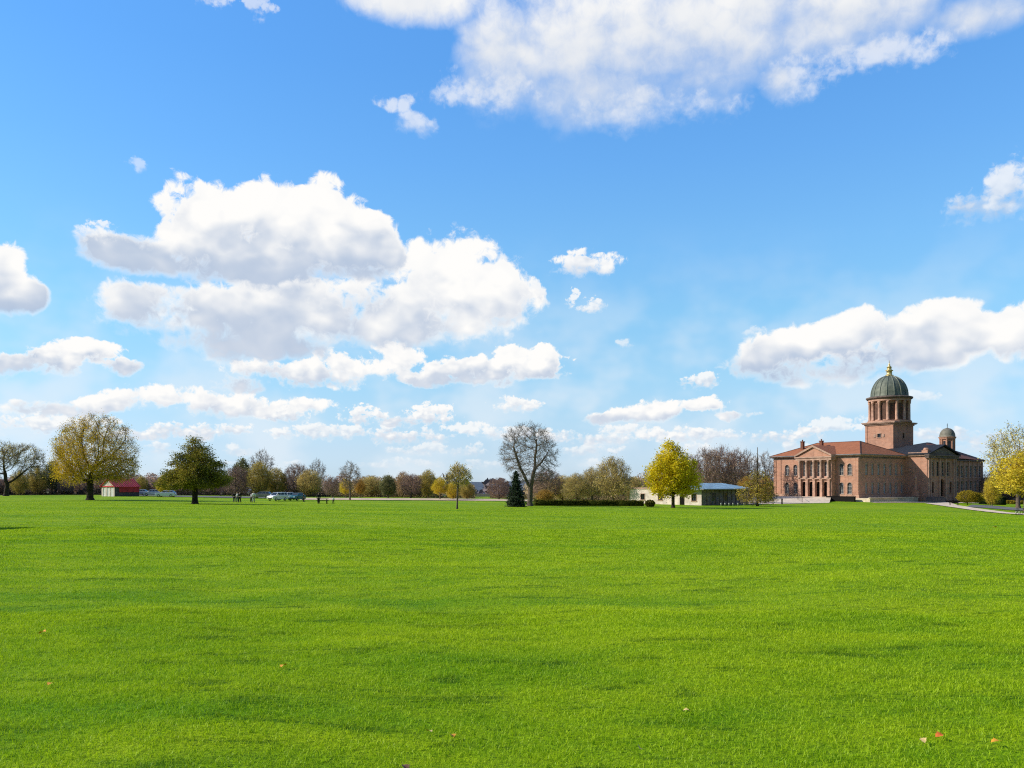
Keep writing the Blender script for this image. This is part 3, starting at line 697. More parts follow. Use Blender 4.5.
# wing with gabled portal
wg = MB(); WE = 8.6
facade(wg, (A1, WB), **FRONT, L=-WB-0.004, z0=BZ-1.2, z1=WE+0.6, ops=[])
po2 = 15.3
pops = [(2.0+2.75*k, 3.5+2.75*k, 3.9, 7.7, False) for k in range(4)]
dr = (po2/2-1.3, po2/2+1.3, BZ+0.02, 3.1, True)
nops = [(2.2, 3.4, -0.7, 2.4, True), (po2-3.6, po2-2.4, -0.7, 2.4, True)]
facade(wg, (A1, WB), **SIDE, L=po2, z0=BZ-1.2, z1=WE, ops=pops+[dr]+nops, depth=0.5)
rops = []
for k in range(6): rops += [(po2+1.5+2.6*k, po2+2.8+2.6*k, -0.6, 2.5, False), (po2+1.5+2.6*k, po2+2.8+2.6*k, 3.6, 6.9, False)]
wb2 = WB+0.7
facade(wg, (A1+po2, wb2), **SIDE, L=WA-A1-po2, z0=BZ-1.2, z1=WE-0.5, ops=[(o[0]-po2, o[1]-po2, *o[2:]) for o in rops])
wg.add([(A1+po2, WB, BZ-1.2), (A1+po2, wb2, BZ-1.2), (A1+po2, wb2, WE), (A1+po2, WB, WE)], [(0,1,2,3)])
wg.add([(WA, wb2, BZ-1.2), (WA, 20, BZ-1.2), (WA, 20, WE-0.5), (WA, wb2, WE-0.5)], [(0,1,2,3)])
wg.add([(A1, 20, BZ), (WA, 20, BZ), (WA, 20, WE), (A1, 20, WE)], [(0,1,2,3)])
wing = wg.build('wing', M['brick'], bld)
for op in pops: window((A1, WB), **SIDE, op=op, parent=wing, frame_m=M['frame'], glass_m=M['glass'], depth=0.4, bars=(1, 3), trim=0.2)
for op in nops: window((A1, WB), **SIDE, op=op, parent=wing, frame_m=M['dark'], glass_m=M['glass'], depth=0.4, bars=(1, 2), trim=0.2)
for op in rops: window((A1, wb2), **SIDE, op=op, parent=wing, frame_m=M['frame'], glass_m=M['glass'], bars=(1, 3), trim=0.15, tm=M['stone'])
u0, u1, za, zb, _ = dr; r = (u1-u0)/2
C = [(u0, za), (u1, za)]+[(u0+r+r*math.cos(math.pi*k/8), zb-r+r*math.sin(math.pi*k/8)) for k in range(9)]
g = MB(); g.add([(A1+a, WB+0.49, z) for a, z in C], [tuple(range(len(C)))]); g.box(A1+po2/2-0.05, A1+po2/2+0.05, WB+0.38, WB+0.48, za, zb-r); g.box(A1+u0, A1+u1, WB+0.40, WB+0.485, zb-r-0.05, zb-r+0.05)
g.build('door', M['dark'], wing)
for a_ in (0.5, 1.5, 6.1, po2-6.1+0.2, po2-1.5, po2-0.5):
    MB().box(A1+a_-0.35, A1+a_+0.35, WB-0.32, WB-0.004, BZ-1.0, WE-0.02).build('pilaster', M['stone'], wing)
for k in range(7):
    a_ = A1+po2+0.85+2.6*k
    MB().box(a_-0.28, a_+0.28, wb2-0.2, wb2-0.004, BZ-1.0, WE-0.55).build('pilaster', M['stone'], wing)
MB().box(A1-0.5, A1+po2+0.5, WB-0.62, WB+0.4, WE+0.004, WE+0.62).box(A1-0.75, A1+po2+0.75, WB-0.9, WB+0.4, WE+0.624, WE+0.95).build('cornice', M['stone_dark'], wing)
MB().box(A1+po2+0.76, WA+0.4, wb2-0.45, wb2+0.3, WE-0.496, WE-0.1).build('cornice', M['stone_dark'], wing)
MB().box(A1-0.45, A1+0.5, WB+0.41, -0.9, WE+0.604, WE+0.95).box(A1-0.12, A1+0.4, WB+0.41, -0.9, WE+0.954, WE+1.6).build('parapet', M['stone_pale'], wing)
MB().box(A1-0.25, A1+1.3, WB-0.2, WB+1.4, WE+0.96, WE+2.1).lathe([(0.75, WE+2.104), (0.72, WE+2.4), (0.45, WE+2.75)], 12, A1+0.52, WB+0.6).build('pedestal_block', M['brick'], wing)
gd = MB(); am = A1+po2/2; poly(gd, [(A1-0.3, WB-0.4, WE+0.955), (A1+po2+0.3, WB-0.4, WE+0.955), (am, WB-0.4, WE+3.1)]); gd.build('pediment', M['stone_dark'], wing)
gr_ = MB()
for s in (-1, 1):
    e = am+s*(po2/2+0.75)
    gr_.add([(e, WB-0.95, WE+0.96), (am, WB-0.95, WE+3.55), (am, 4.0, WE+3.55), (e, 4.0, WE+0.96), (e, WB-0.95, WE+1.22), (am, WB-0.95, WE+3.85), (am, 4.0, WE+3.85), (e, 4.0, WE+1.22)],
            [(0,1,2,3), (4,7,6,5), (0,4,5,1), (1,5,6,2), (2,6,7,3), (3,7,4,0)])
gr_.build('gable_roof', M['slate'], wing)
E1, E2, E3, E4 = (A1-0.1, WB+1.2, WE+0.7), (WA+0.6, wb2-0.6, WE-0.09), (WA+0.6, 20.6, WE-0.09), (A1-0.1, 20.6, WE+0.7)
Q0, Q1 = (44.0, 5.5, 13.9), (46.0, 5.5, 13.9)
s_ = MB(); poly(s_, [E1, E4, Q0]); poly(s_, [E4, E3, Q1, Q0]); s_.build('slate_roof', M['slate'], wing)
s_ = MB(); poly(s_, [E1, Q0, Q1, E2]); poly(s_, [E2, Q1, E3]); s_.build('tiled_roof', M['tile_dark'], wing)
# little bell turret
ua, ub_ = 46.0, 0.6
tu = MB().lathe([(2.05, 8.5), (2.05, 11.5), (1.8, 11.504), (1.8, 14.6), (2.1, 14.604), (2.2, 15.0), (2.35, 15.1), (2.35, 15.3)], 8, ua, ub_, rot=R(22.5)).build('bell_turret', M['brick'], bld)
for k in range(8):
    a = R(45*k); ca, sa = math.cos(a), math.sin(a); rr_ = 1.8*math.cos(R(22.5))+0.02
    wp = lambda w_, z: (ua+rr_*ca-w_*sa, ub_+rr_*sa+w_*ca, z)
    MB().add([wp(-0.34, 11.6), wp(0.34, 11.6), wp(0.34, 14.1), wp(-0.34, 14.1)], [(0,1,2,3)]).build('louvre', M['glass'], tu)
    a = R(45*k+22.5); MB().tube((ua+1.87*math.cos(a), ub_+1.87*math.sin(a), 11.51), (ua+1.87*math.cos(a), ub_+1.87*math.sin(a), 14.6), 0.2, n=6).build('corner_shaft', M['brick'], tu)
td = MB().lathe([(2.2, 15.304)]+[(2.1*math.cos(math.pi/2*k/8)**0.9, 15.35+2.55*math.sin(math.pi/2*k/8)) for k in range(8)]+[(0.15, 17.95)], 16, ua, ub_).build('dome', M['old_lead'], tu, True)
MB().tube((ua, ub_, 17.9), (ua, ub_, 19.2), 0.07, n=6).box(ua-0.3, ua+0.3, ub_-0.04, ub_+0.04, 18.7, 18.8).build('cross', M['iron'], td)

# ------------------------------------------------------------------ terrace, steps, monument and low walls in front of it
def bw(a, b):                               # building frame to world
    return (BX+a*math.cos(ANG)-b*math.sin(ANG), BY+a*math.sin(ANG)+b*math.cos(ANG))
tw_ = MB(); tw_.box(-2.4, 20.5, -4.4, -0.2, -3.6, -1.90); tw_.box(-2.6, 20.7, -4.6, -4.1, -1.896, -1.70)
tr_ = tw_.build('terrace_wall', M['paving']); tr_.location = (BX, BY, 0); tr_.rotation_euler = (0, 0, ANG)
tag(tr_, 'low pale stone retaining terrace along the shaded side of the brick hall', 'wall')
dk = MB(); dk.box(-4.3, -3.65, -1.3, 6.6, -3.4, -1.55); dk.box(-4.4, -3.55, -1.4, 6.7, -1.546, -1.42)
dko = dk.build('boundary_wall', M['dark']); dko.location = (BX, BY, 0); dko.rotation_euler = (0, 0, ANG)
tag(dko, 'low black wall right of the forecourt in front of the lit facade', 'wall')
fc = MB()                                   # forecourt: a paved ramp fanning out from the portico to the lawn edge
nA, nB = 16, 9; rows = []
fan = rowpts([(829, 190), (805, 186), (780, 181), (757, 177), (734, 173)])
for i in range(nA+1):
    u_ = i/nA
    for k in range(nB):
        v_ = k/(nB-1); b_ = 6.7+25*v_; p0 = Vector(bw(-2.0, b_)); kk = v_*4; k0 = min(3, int(kk)); p1 = Vector(fan[k0]).lerp(Vector(fan[k0+1]), kk-k0)
        p = p0.lerp(p1, u_); g_ = gz(p.x, p.y)+0.07; e_ = max(0, 1-u_/0.8); rows.append((p.x, p.y, max(g_, g_+(BZ+0.02-g_)*e_**1.2)))
fc.add(rows, [(i*nB+k, i*nB+k+1, (i+1)*nB+k+1, (i+1)*nB+k) for i in range(nA) for k in range(nB-1)])
fco = fc.build('forecourt', M['paving'], smooth=True)
tag(fco, 'sloping pale paved forecourt rising to the portico', kind='structure')
def wquad(pts): return [bw(*p) for p in pts]
drape('entrance_path', [(wquad([(-5, -5.6), (8, -5.6), (20.8, -5.6), (31, -12)]), wquad([(-8, -9.0), (8, -9.5), (19, -12.5), (27, -18)])),
      (rowpts([(925,200),(945,178),(968,158),(1000,140),(1040,128),(1100,118)]), rowpts([(950,214),(958,187),(979,165),(1010,145),(1052,132),(1120,121)]))], M['paving'], 0.12, 'pale path curving from the gabled door along the lawn edge')
st = thing('entrance_steps', 'flight of stone steps in shadow beside the pale terrace end', 'steps', (BX, BY, 0), ANG)
for k in range(6):
    MB().box(20.75+0.5*k, 25.4, -8.6+0.0, -6.5-0.004, -3.6, -1.75-0.27*k).build('step', M['stone_dark'], st)
MB().box(20.75, 25.6, -9.2, -8.604, -3.8, -1.9).build('side_wall', M['stone_dark'], st)
mo_a, mo_b = 19.6, -4.2
mo = thing('monument', 'slim reddish stone monument on the end of the terrace before the wing', 'monument', (*bw(mo_a, mo_b), -1.56), ANG)
MB().box(-0.7, 0.7, -0.7, 0.7, 0.02, 0.35).box(-0.55, 0.55, -0.55, 0.55, 0.354, 1.5).box(-0.68, 0.68, -0.68, 0.68, 1.504, 1.7).build('pedestal', M['brick'], mo)
MB().lathe([(0.42, 1.704), (0.42, 1.9), (0.30, 2.0), (0.26, 4.0), (0.40, 4.2), (0.40, 4.35)], 12).build('shaft', M['brick'], mo, True)
MB().lathe([(0.18, 4.354), (0.34, 4.6), (0.36, 4.9), (0.16, 5.15), (0.22, 5.3), (0.05, 5.5)], 12).build('urn', M['stone'], mo, True)
# ------------------------------------------------------------------ trees grown by space colonisation
def cloud_pts(r, lobes, n, hollow=0.35):
    """attractors inside a union of ellipsoids (cx,cy,cz,rx,ry,rz[,zmin])"""
    vol = np.array([l[3]*l[4]*l[5] for l in lobes]); cnt = np.maximum(8, (n*vol/vol.sum()).astype(int)); P = []
    for l, c in zip(lobes, cnt):
        d = r.normal(size=(c, 3)); d /= np.linalg.norm(d, axis=1)[:, None]
        rad = (hollow**3+(1-hollow**3)*r.random(c))**(1/3)
        p = d*rad[:, None]*np.array(l[3:6])+np.array(l[0:3])
        if len(l) > 6: p = p[p[:, 2] > l[6]]
        P.append(p)
    return np.concatenate(P)
def grow(r, pts, base_path, step, di, dk, iters=120, up=0.12, wob=0.12, bpar=None):
    nodes = [np.array(p, float) for p in base_path]; par = list(bpar) if bpar else [-1]+list(range(len(nodes)-1))
    A = pts.copy(); N = np.array(nodes)
    D = np.linalg.norm(A[:, None]-N[None], axis=2); best = D.argmin(1); bd = D.min(1)
    for it in range(iters):
        if len(A) == 0: break
        use_ = bd < di
        if not use_.any():
            i = bd.argmin(); use_ = np.zeros(len(A), bool); use_[i] = True
        dirs = A[use_]-N[best[use_]]; dirs /= np.linalg.norm(dirs, axis=1)[:, None]+1e-9
        ids = best[use_]; acc = np.zeros((len(N), 3)); np.add.at(acc, ids, dirs)
        g = np.unique(ids); d = acc[g]+np.array([0, 0, up])+r.normal(size=(len(g), 3))*wob
        d /= np.linalg.norm(d, axis=1)[:, None]+1e-9
        new = N[g]+d*step
        N = np.concatenate([N, new]); par += list(g)
        D = np.linalg.norm(A[:, None]-new[None], axis=2); nb = D.argmin(1); nd = D.min(1)
        m = nd < bd; best[m] = nb[m]+len(N)-len(new); bd[m] = nd[m]
        k = bd > dk; A, best, bd = A[k], best[k], bd[k]
        if len(N) > 6000: break
    return N, np.array(par)
def seg_mesh(P, Q, r0, r1, k):
    n = len(P); d = Q-P; L = np.linalg.norm(d, axis=1)[:, None]+1e-9; d = d/L
    ref = np.where(np.abs(d[:, 2:3]) > 0.9, np.array([[1., 0, 0]]), np.array([[0, 0, 1.]]))
    u = np.cross(d, ref); u /= np.linalg.norm(u, axis=1)[:, None]+1e-9; w_ = np.cross(d, u)
    V = np.zeros((n, 2*k, 3))
    for j in range(k):
        a = 2*math.pi*j/k; o = u*math.cos(a)+w_*math.sin(a)
        V[:, j] = P+o*r0[:, None]; V[:, k+j] = Q+o*r1[:, None]
    b0 = (np.arange(n)*2*k)[:, None]
    fs = np.concatenate([np.concatenate([b0+j, b0+(j+1) % k, b0+k+(j+1) % k, b0+k+j], 1) for j in range(k)], 1).reshape(-1)
    return V.reshape(-1, 3), fs, np.full(n*k, 4)
def join(parts):
    off = 0; V, Fq, S, MI, T = [], [], [], [], []
    for v, f, s_, mi, ti in parts:
        if len(v) == 0: continue
        V.append(v); Fq.append(np.asarray(f)+off); S.append(s_); MI.append(np.full(len(s_), mi)); T.append(np.full(len(v), ti) if np.isscalar(ti) else ti); off += len(v)
    return np.concatenate(V), np.concatenate(Fq), np.concatenate(S), np.concatenate(MI), np.concatenate(T)
def leaf_mesh(r, C, size, flat=0.0, tint=None):
    n = len(C); a = r.normal(size=(n, 3)); 
    if flat: a[:, 2] *= (1-flat)
    a /= np.linalg.norm(a, axis=1)[:, None]+1e-9
    b = r.normal(size=(n, 3)); b[:, 2] *= (1-flat); b -= a*(a*b).sum(1)[:, None]; b /= np.linalg.norm(b, axis=1)[:, None]+1e-9
    s_ = size*(0.6+0.8*r.random(n))[:, None]
    V = np.stack([C-a*s_*0.5, C+b*s_*0.3, C+a*s_*0.5, C-b*s_*0.3], 1).reshape(-1, 3)
    return V, np.arange(4*n), np.full(n, 4), np.repeat(tint, 4)
PROTO = {}
def make_tree(key, seed, lobes, natt, trunk, r_tip=0.022, expo=2.25, step=0.55, di=4.0, dk=0.9, bark='bark', twig='twig', leaf=None, nleaf=0, lsize=0.3,
              ntwig=3, twlen=0.8, twr=0.014, flat=0.0, leaffn=None, clumpy=0.9, minr=0, bpar=None, hollow=0.35, up=0.12, wob=0.12, spread=0.45, droop=0.0, rmax=None, name='tree'):
    r = np.random.default_rng(seed)
    pts = cloud_pts(r, lobes, natt, hollow)
    N, par = grow(r, pts, trunk, step, di, dk, up=up, wob=wob, bpar=bpar)
    n = len(N); kids = np.zeros(n, int); np.add.at(kids, par[1:], 1)
    acc = np.zeros(n)
    for i in range(n-1, -1, -1):
        if acc[i] == 0: acc[i] = r_tip**expo
        if par[i] >= 0: acc[par[i]] += acc[i]
    rad = acc**(1/expo)
    if rmax: rad = rad*np.where(rad > 0.05, (rmax/rad[0])**(np.log(np.maximum(rad, 0.05)/0.05)/np.log(rad[0]/0.05)), 1)
    nb = len(trunk)
    if minr: rad[:nb] = np.maximum(rad[:nb], np.linspace(rmax, minr, nb))
    flare = np.ones(n); flare[0] = 1.55; flare[1] = 1.08
    i = np.arange(1, n); p = par[1:]
    thick = rad[i] > 0.07
    tp = []
    if thick.any():
        a, b = N[p[thick]], N[i[thick]]
        r0 = np.minimum(rad[p[thick]], rad[i[thick]]*1.35)*flare[p[thick]]
        v, f, s_ = seg_mesh(a, b+(b-a)*0.04, r0, rad[i[thick]], 7); tp.append((v, f, s_, 0, 0.0))
    TV = join(tp)
    cp = []
    th = ~thick
    v, f, s_ = seg_mesh(N[p[th]], N[i[th]], np.minimum(rad[p[th]], rad[i[th]]*1.4), rad[i[th]], 4); cp.append((v, f, s_, 0, 0.0))
    thin = np.where((rad < 0.06) & (np.arange(n) >= nb))[0]
    cen = np.mean([l[:3] for l in lobes], axis=0)
    if ntwig:
        src = np.repeat(thin, ntwig); base = N[src]
        out = base-cen; out /= np.linalg.norm(out, axis=1)[:, None]+1e-9
        d = r.normal(size=base.shape)*0.75+out*0.6+np.array([0, 0, 0.35-droop]); d /= np.linalg.norm(d, axis=1)[:, None]
        q = base+d*(twlen*(0.4+0.9*r.random(len(base))))[:, None]
        mid = base+(q-base)*0.5; d2 = d+r.normal(size=d.shape)*0.5; d2 /= np.linalg.norm(d2, axis=1)[:, None]
        q2 = mid+d2*(twlen*0.5*r.random(len(base)))[:, None]
        v, f, s_ = seg_mesh(base, q, np.full(len(base), twr), np.full(len(base), twr*0.5), 3); cp.append((v, f, s_, 0, 0.0))
        v, f, s_ = seg_mesh(mid, q2, np.full(len(base), twr*0.75), np.full(len(base), twr*0.4), 3); cp.append((v, f, s_, 0, 0.0))
    if nleaf:
        pr_ = np.ones(len(thin)) if leaffn is None else np.maximum(leaffn(N[thin]), 0)
        # clumps: some shoots are dense, some bare
        ph = r.random(3)*6; Q = N[thin]
        cl = np.sin(Q[:, 0]*1.3+ph[0])*np.sin(Q[:, 1]*1.2+ph[1])*np.sin(Q[:, 2]*1.5+ph[2])
        pr_ = pr_*np.clip(0.62+clumpy*cl+0.35*r.normal(size=len(Q)), 0.04, None)
        src = r.choice(thin, size=nleaf, p=pr_/pr_.sum())
        C = N[src]+r.normal(size=(nleaf, 3))*np.array([spread, spread, spread*(1-0.6*flat)])
        tn = np.clip(0.5+0.30*np.sin(C[:, 0]*0.9+ph[1])*np.sin(C[:, 2]*1.1+ph[0])+0.25*r.normal(size=nleaf), 0, 1)
        v, f, s_, tt = leaf_mesh(r, C, lsize, flat, tn); cp.append((v, f, s_, 1, tt))
    CV = join(cp)
    PROTO[key] = dict(T=TV, C=CV, bark=M[bark], twig=M[twig], leaf=leaf or M['twig'], name=name, mesh=None, H=float(CV[0][:, 2].max()))
def tree(key, px, d, top=None, label='', group=None, rz=None, wide=1.0, sink=0.06, cat='tree', leafmat_=None, lift=0.0, name=None, xy=None):
    P = PROTO[key]; x, y = xy if xy else (at(px, d), d); z = gz(x, y)+lift
    s_ = 1.0 if top is None else (EYE+(HY-top)/F*d-z)/P['H']
    root = thing(name or P['name'], label, cat, (x, y, z-sink), random.uniform(0, 6.28) if rz is None else rz, group)
    root.scale = (s_*wide, s_*wide, s_)
    if P['mesh'] is None:
        a = np_mesh('trunk', P['T'][0], P['T'][1], P['T'][2], P['bark'], root, smooth=True)
        b = np_mesh('crown', P['C'][0], P['C'][1], P['C'][2], [P['twig'], P['leaf']], root, mat_idx=P['C'][3], tint=P['C'][4])
        P['mesh'] = (a, b)
    else:
        for o in P['mesh']:
            c = o.copy(); col.objects.link(c); c.parent = root
            if leafmat_ and c.name.startswith('crown'):
                c.material_slots[1].link = 'OBJECT'; c.material_slots[1].material = leafmat_
    return root
L = {
 'oak':   leafmat('olive_gold_leaves', (0.345, 0.259, 0.021), (0.920, 0.632, 0.052), 0.35),
 'cedar': leafmat('dark_olive_foliage', (0.085, 0.105, 0.022), (0.50, 0.41, 0.06), 0.28),
 'yellow':leafmat('fresh_yellow_green_leaves', (0.52, 0.42, 0.015), (0.94, 0.77, 0.04), 0.4),
 'gold':  leafmat('golden_leaves', (0.46, 0.36, 0.03), (0.90, 0.72, 0.08), 0.35),
 'olive': leafmat('olive_buds', (0.284, 0.243, 0.061), (0.702, 0.553, 0.135)),
 'tan':   leafmat('tan_green_buds', (0.350, 0.281, 0.094), (0.825, 0.650, 0.237)),
 'brown': leafmat('brown_foliage', (0.325, 0.219, 0.131), (0.725, 0.500, 0.275), 0.2),
 'rust':  leafmat('rusty_foliage', (0.310, 0.178, 0.040), (0.667, 0.414, 0.086), 0.25),
 'larch': leafmat('brown_olive_foliage', (0.26, 0.20, 0.035), (0.62, 0.48, 0.08), 0.3),
 'green': leafmat('dull_green_foliage', (0.12, 0.135, 0.06), (0.34, 0.32, 0.13), 0.2),
 'pine':  leafmat('blue_green_needles', (0.015, 0.030, 0.018), (0.090, 0.115, 0.070), 0.08),
 'pale':  leafmat('pale_blossom', (0.50, 0.43, 0.14), (0.88, 0.76, 0.32), 0.35),
 'hedge': leafmat('hedge_leaves', (0.045, 0.060, 0.012), (0.22, 0.19, 0.04), 0.15),
 'hedge_dark': leafmat('dark_hedge_leaves', (0.012, 0.022, 0.010), (0.045, 0.060, 0.022), 0.1),
 'bush':  leafmat('clipped_bush_leaves', (0.14, 0.12, 0.014), (0.55, 0.40, 0.04), 0.25),
}
zz = lambda h, n=4, lean=(0, 0): [(lean[0]*k/n, lean[1]*k/n, h*k/n) for k in range(n+1)]
make_tree('oak', 1, [(1.2,0,9.0,7.9,7.6,7.5,3.7), (-2.6,0,5.9,4.9,5,3.0,3.3), (4.6,0,6.4,5.0,5,3.4,3.5)], 2300, zz(3.6, 6), leaf=L['oak'], nleaf=46000, lsize=0.20, ntwig=4, twlen=0.8, twr=0.012, di=5, dk=0.62, step=0.5,
          leaffn=lambda p: np.clip(1.25-0.075*(p[:, 0]-0.5)-0.085*(p[:, 2]-7), 0.10, 3), spread=0.55, rmax=0.62, bark='bark_dark', twig='twig', name='broad_oak', clumpy=0.45)
make_tree('cedar', 2, [(-.3,0,3.15,5.6,5,.65), (-3,0,2.9,2.6,2.6,.5), (.3,0,4.0,5.3,4.8,.75), (-.2,0,4.9,4.9,4.4,.7), (.5,0,6.1,4.2,3.8,.65), (-.1,0,7.3,3.3,3.1,.6), (0.3,0,8.5,2.5,2.3,.5), (0,0,9.5,1.7,1.6,.4), (.3,0,10.3,1.2,1.1,.25)], 1900, zz(9.4, 18), step=0.4, di=3.2, dk=0.5,
          leaf=L['cedar'], nleaf=44000, lsize=0.22, ntwig=2, twlen=0.5, flat=0.5, spread=0.42, up=0.0, hollow=0.1, rmax=0.42, bark='bark_dark', name='cedar', clumpy=0.7)
fork = [(0,0,0),(0,0,.7),(.05,0,1.4),(.05,0,2.1),(.1,0,2.8),(.1,0,3.4)]
lim1 = [(-.25,.1,4.0),(-.65,.2,4.8),(-1.1,.2,5.6),(-1.5,.3,6.4),(-2.0,.3,7.2),(-2.4,.2,8.1),(-2.8,.2,9.0),(-3.2,.1,10),(-3.6,.1,11)]
lim2 = [(.3,-.1,4.1),(.4,-.2,4.9),(.5,-.2,5.7),(.7,-.3,6.5),(.9,-.3,7.4),(1.0,-.2,8.3),(1.1,0,9.3),(1.4,0,10.4),(1.5,0,11.6)]
lim3 = [(1.1,-.3,7.2),(1.8,-.4,7.8),(2.5,-.3,8.4),(3.1,-.2,9.2),(3.7,-.2,9.8)]
make_tree('elm_bare', 3, [(-.5,0,10.4,5.2,5.0,5.4), (-3.4,0,9.4,2.9,3.2,4.2), (3.2,0,9.0,3.1,3.2,4.2), (1.5,0,12.8,2.8,2.8,2.6), (.5,0,5.4,4.6,4,1.5)], 2400, fork+lim1+lim2+lim3, leaf=L['brown'], nleaf=900, lsize=0.14, ntwig=7, twlen=0.8, twr=0.0115, di=5, dk=0.62, step=0.45,
          r_tip=0.020, up=0.16, wob=0.2, rmax=0.50, bark='bark', twig='twig_grey', name='bare_elm', bpar=[-1,0,1,2,3,4, 5,6,7,8,9,10,11,12,13, 5,15,16,17,18,19,20,21,22, 18,24,25,26,27])
make_tree('yellow', 4, [(0,0,6.6,4.2,4.0,4.3), (-2.3,0,5.4,2.9,2.8,2.4), (2.2,0,5.0,2.9,2.8,2.4), (-.4,0,9.4,2.2,2.2,2.6), (-1.6,0,3.4,3.0,2.8,1.5), (2.0,0,3.6,2.8,2.6,1.4)], 1300, zz(2.6, 5), leaf=L['yellow'], nleaf=24000, lsize=0.29, ntwig=2, twlen=0.5, di=4, dk=0.7, step=0.45,
          spread=0.42, rmax=0.30, bark='bark_dark', name='maple')
make_tree('sapling', 5, [(0.3,0,5.0,1.7,1.6,1.5), (-1.0,0,4.6,1.0,1.0,.8), (1.3,0,4.2,1.0,1.0,.7), (0.2,0,6.0,1.2,1.2,.8)], 420, zz(3.0, 6, (0.1, 0)), leaf=L['tan'], nleaf=3300, lsize=0.19, ntwig=3, twlen=0.4, di=2.5, dk=0.4, step=0.28, spread=0.26,
          r_tip=0.014, rmax=0.13, bark='bark', name='young_tree')
make_tree('bud_round', 6, [(0,0,6.2,5.0,4.8,4.8), (-3,0,4.4,3.4,3.2,2.8), (3.1,0,4.2,3.2,3.2,2.8), (.6,0,8.9,2.8,2.8,2.3)], 1400, zz(2.0, 4), leaf=L['tan'], nleaf=15000, lsize=0.24, ntwig=5, twlen=0.9, twr=0.018, clumpy=0.6, di=5, dk=0.72, spread=0.5, rmax=0.32, up=0.2, name='budding_tree')
make_tree('olive_round', 7, [(0,0,5.6,4.2,4.0,4.2), (-2.2,0,4.0,3,3,2.6), (2.3,0,4.2,2.8,2.8,2.8), (0,0,8.0,2.2,2.2,1.8), (0,0,2.4,3.4,3.2,1.5)], 1200, zz(1.0, 3), leaf=L['olive'], nleaf=13000, lsize=0.27, ntwig=4, twlen=0.9, twr=0.018, clumpy=0.6, di=5, dk=0.85, spread=0.5, rmax=0.28, up=0.15, name='leafing_tree')
make_tree('bare_round', 8, [(0,0,5.6,3.8,3.6,4.4), (-1.8,0,4.4,2.6,2.6,3.2), (1.9,0,4.6,2.6,2.6,3.4), (0,0,2.6,3.2,3,1.6)], 1300, zz(0.9, 3), leaf=L['brown'], nleaf=2600, lsize=0.2, ntwig=7, twlen=1.0, twr=0.021, di=5, dk=0.62, rmax=0.24, up=0.3, twig='twig_pink', name='bare_tree')
make_tree('bare_tall', 9, [(0,0,7.2,3.0,2.9,4.4), (-1.4,0,6.4,2,2,3), (1.5,0,7.4,1.9,1.9,3)], 1000, zz(3.6, 6), leaf=L['brown'], nleaf=700, lsize=0.2, ntwig=6, twlen=0.9, twr=0.018, di=5, dk=0.65, rmax=0.24, up=0.35, twig='twig_grey', name='bare_tree')
make_tree('spread_bare', 10, [(-3.5,0,8.8,4.8,4.4,3.6), (3.6,0,9.2,4.8,4.4,3.8), (0,0,10.2,4,4,3), (6.5,0,6.2,2.6,2.6,2.2)], 1200, [(0,0,0),(.05,0,.8),(.1,0,1.6),(.3,0,2.4),(.2,0,3.2),(-.1,0,3.9)], leaf=L['olive'], nleaf=6000, lsize=0.24, ntwig=7, twlen=1.0, twr=0.018, di=7, dk=0.72, rmax=0.52,
          up=0.1, wob=0.3, bark='bark_dark', twig='twig_grey', name='old_oak', leaffn=lambda p: np.clip(0.1*(p[:, 2]-5), 0.02, 2))
make_tree('blossom', 11, [(0,0,9.5,4.6,4.4,4.2), (-3.4,0,8.4,3,3,2.6), (3.4,0,8,3,3,3), (-1.5,0,5.5,3.2,3,2)], 1000, zz(3.0, 5), leaf=L['pale'], nleaf=5200, lsize=0.26, ntwig=3, twlen=0.9, di=6, dk=0.85, spread=0.5, rmax=0.32, name='blossoming_tree')
make_tree('gold', 12, [(0,0,6.4,4.2,4,3.9,2.6), (-2.6,0,5.0,3,3,2.5,2.6), (2.6,0,5.2,3,3,2.5,2.7), (0,0,8.8,2.4,2.4,2)], 900, zz(2.2, 4), leaf=L['gold'], nleaf=12500, lsize=0.30, ntwig=2, twlen=0.6, di=5, dk=0.8, spread=0.45, rmax=0.28, name='golden_tree')
make_tree('layered', 13, [(0,0,0.9,3.4,3.2,.5), (.2,0,1.8,3.5,3.2,.5), (-.1,0,2.7,3.2,2.8,.45), (.1,0,3.6,2.6,2.4,.4), (0,0,4.5,1.9,1.8,.35), (0,0,5.3,1.1,1.1,.3), (0,0,7.4,.5,.5,1.2)], 900, zz(9.2, 20), step=0.35, di=2.6, dk=0.48, leaf=L['larch'], nleaf=5200, lsize=0.20, ntwig=3, twlen=0.5, flat=0.6, spread=0.30, up=0.0,
          hollow=0.1, rmax=0.17, bark='bark_dark', twig='twig', name='larch', leaffn=lambda p: np.where(p[:, 2] > 5.6, 0.03, 1.0), clumpy=0.9, minr=0.055)
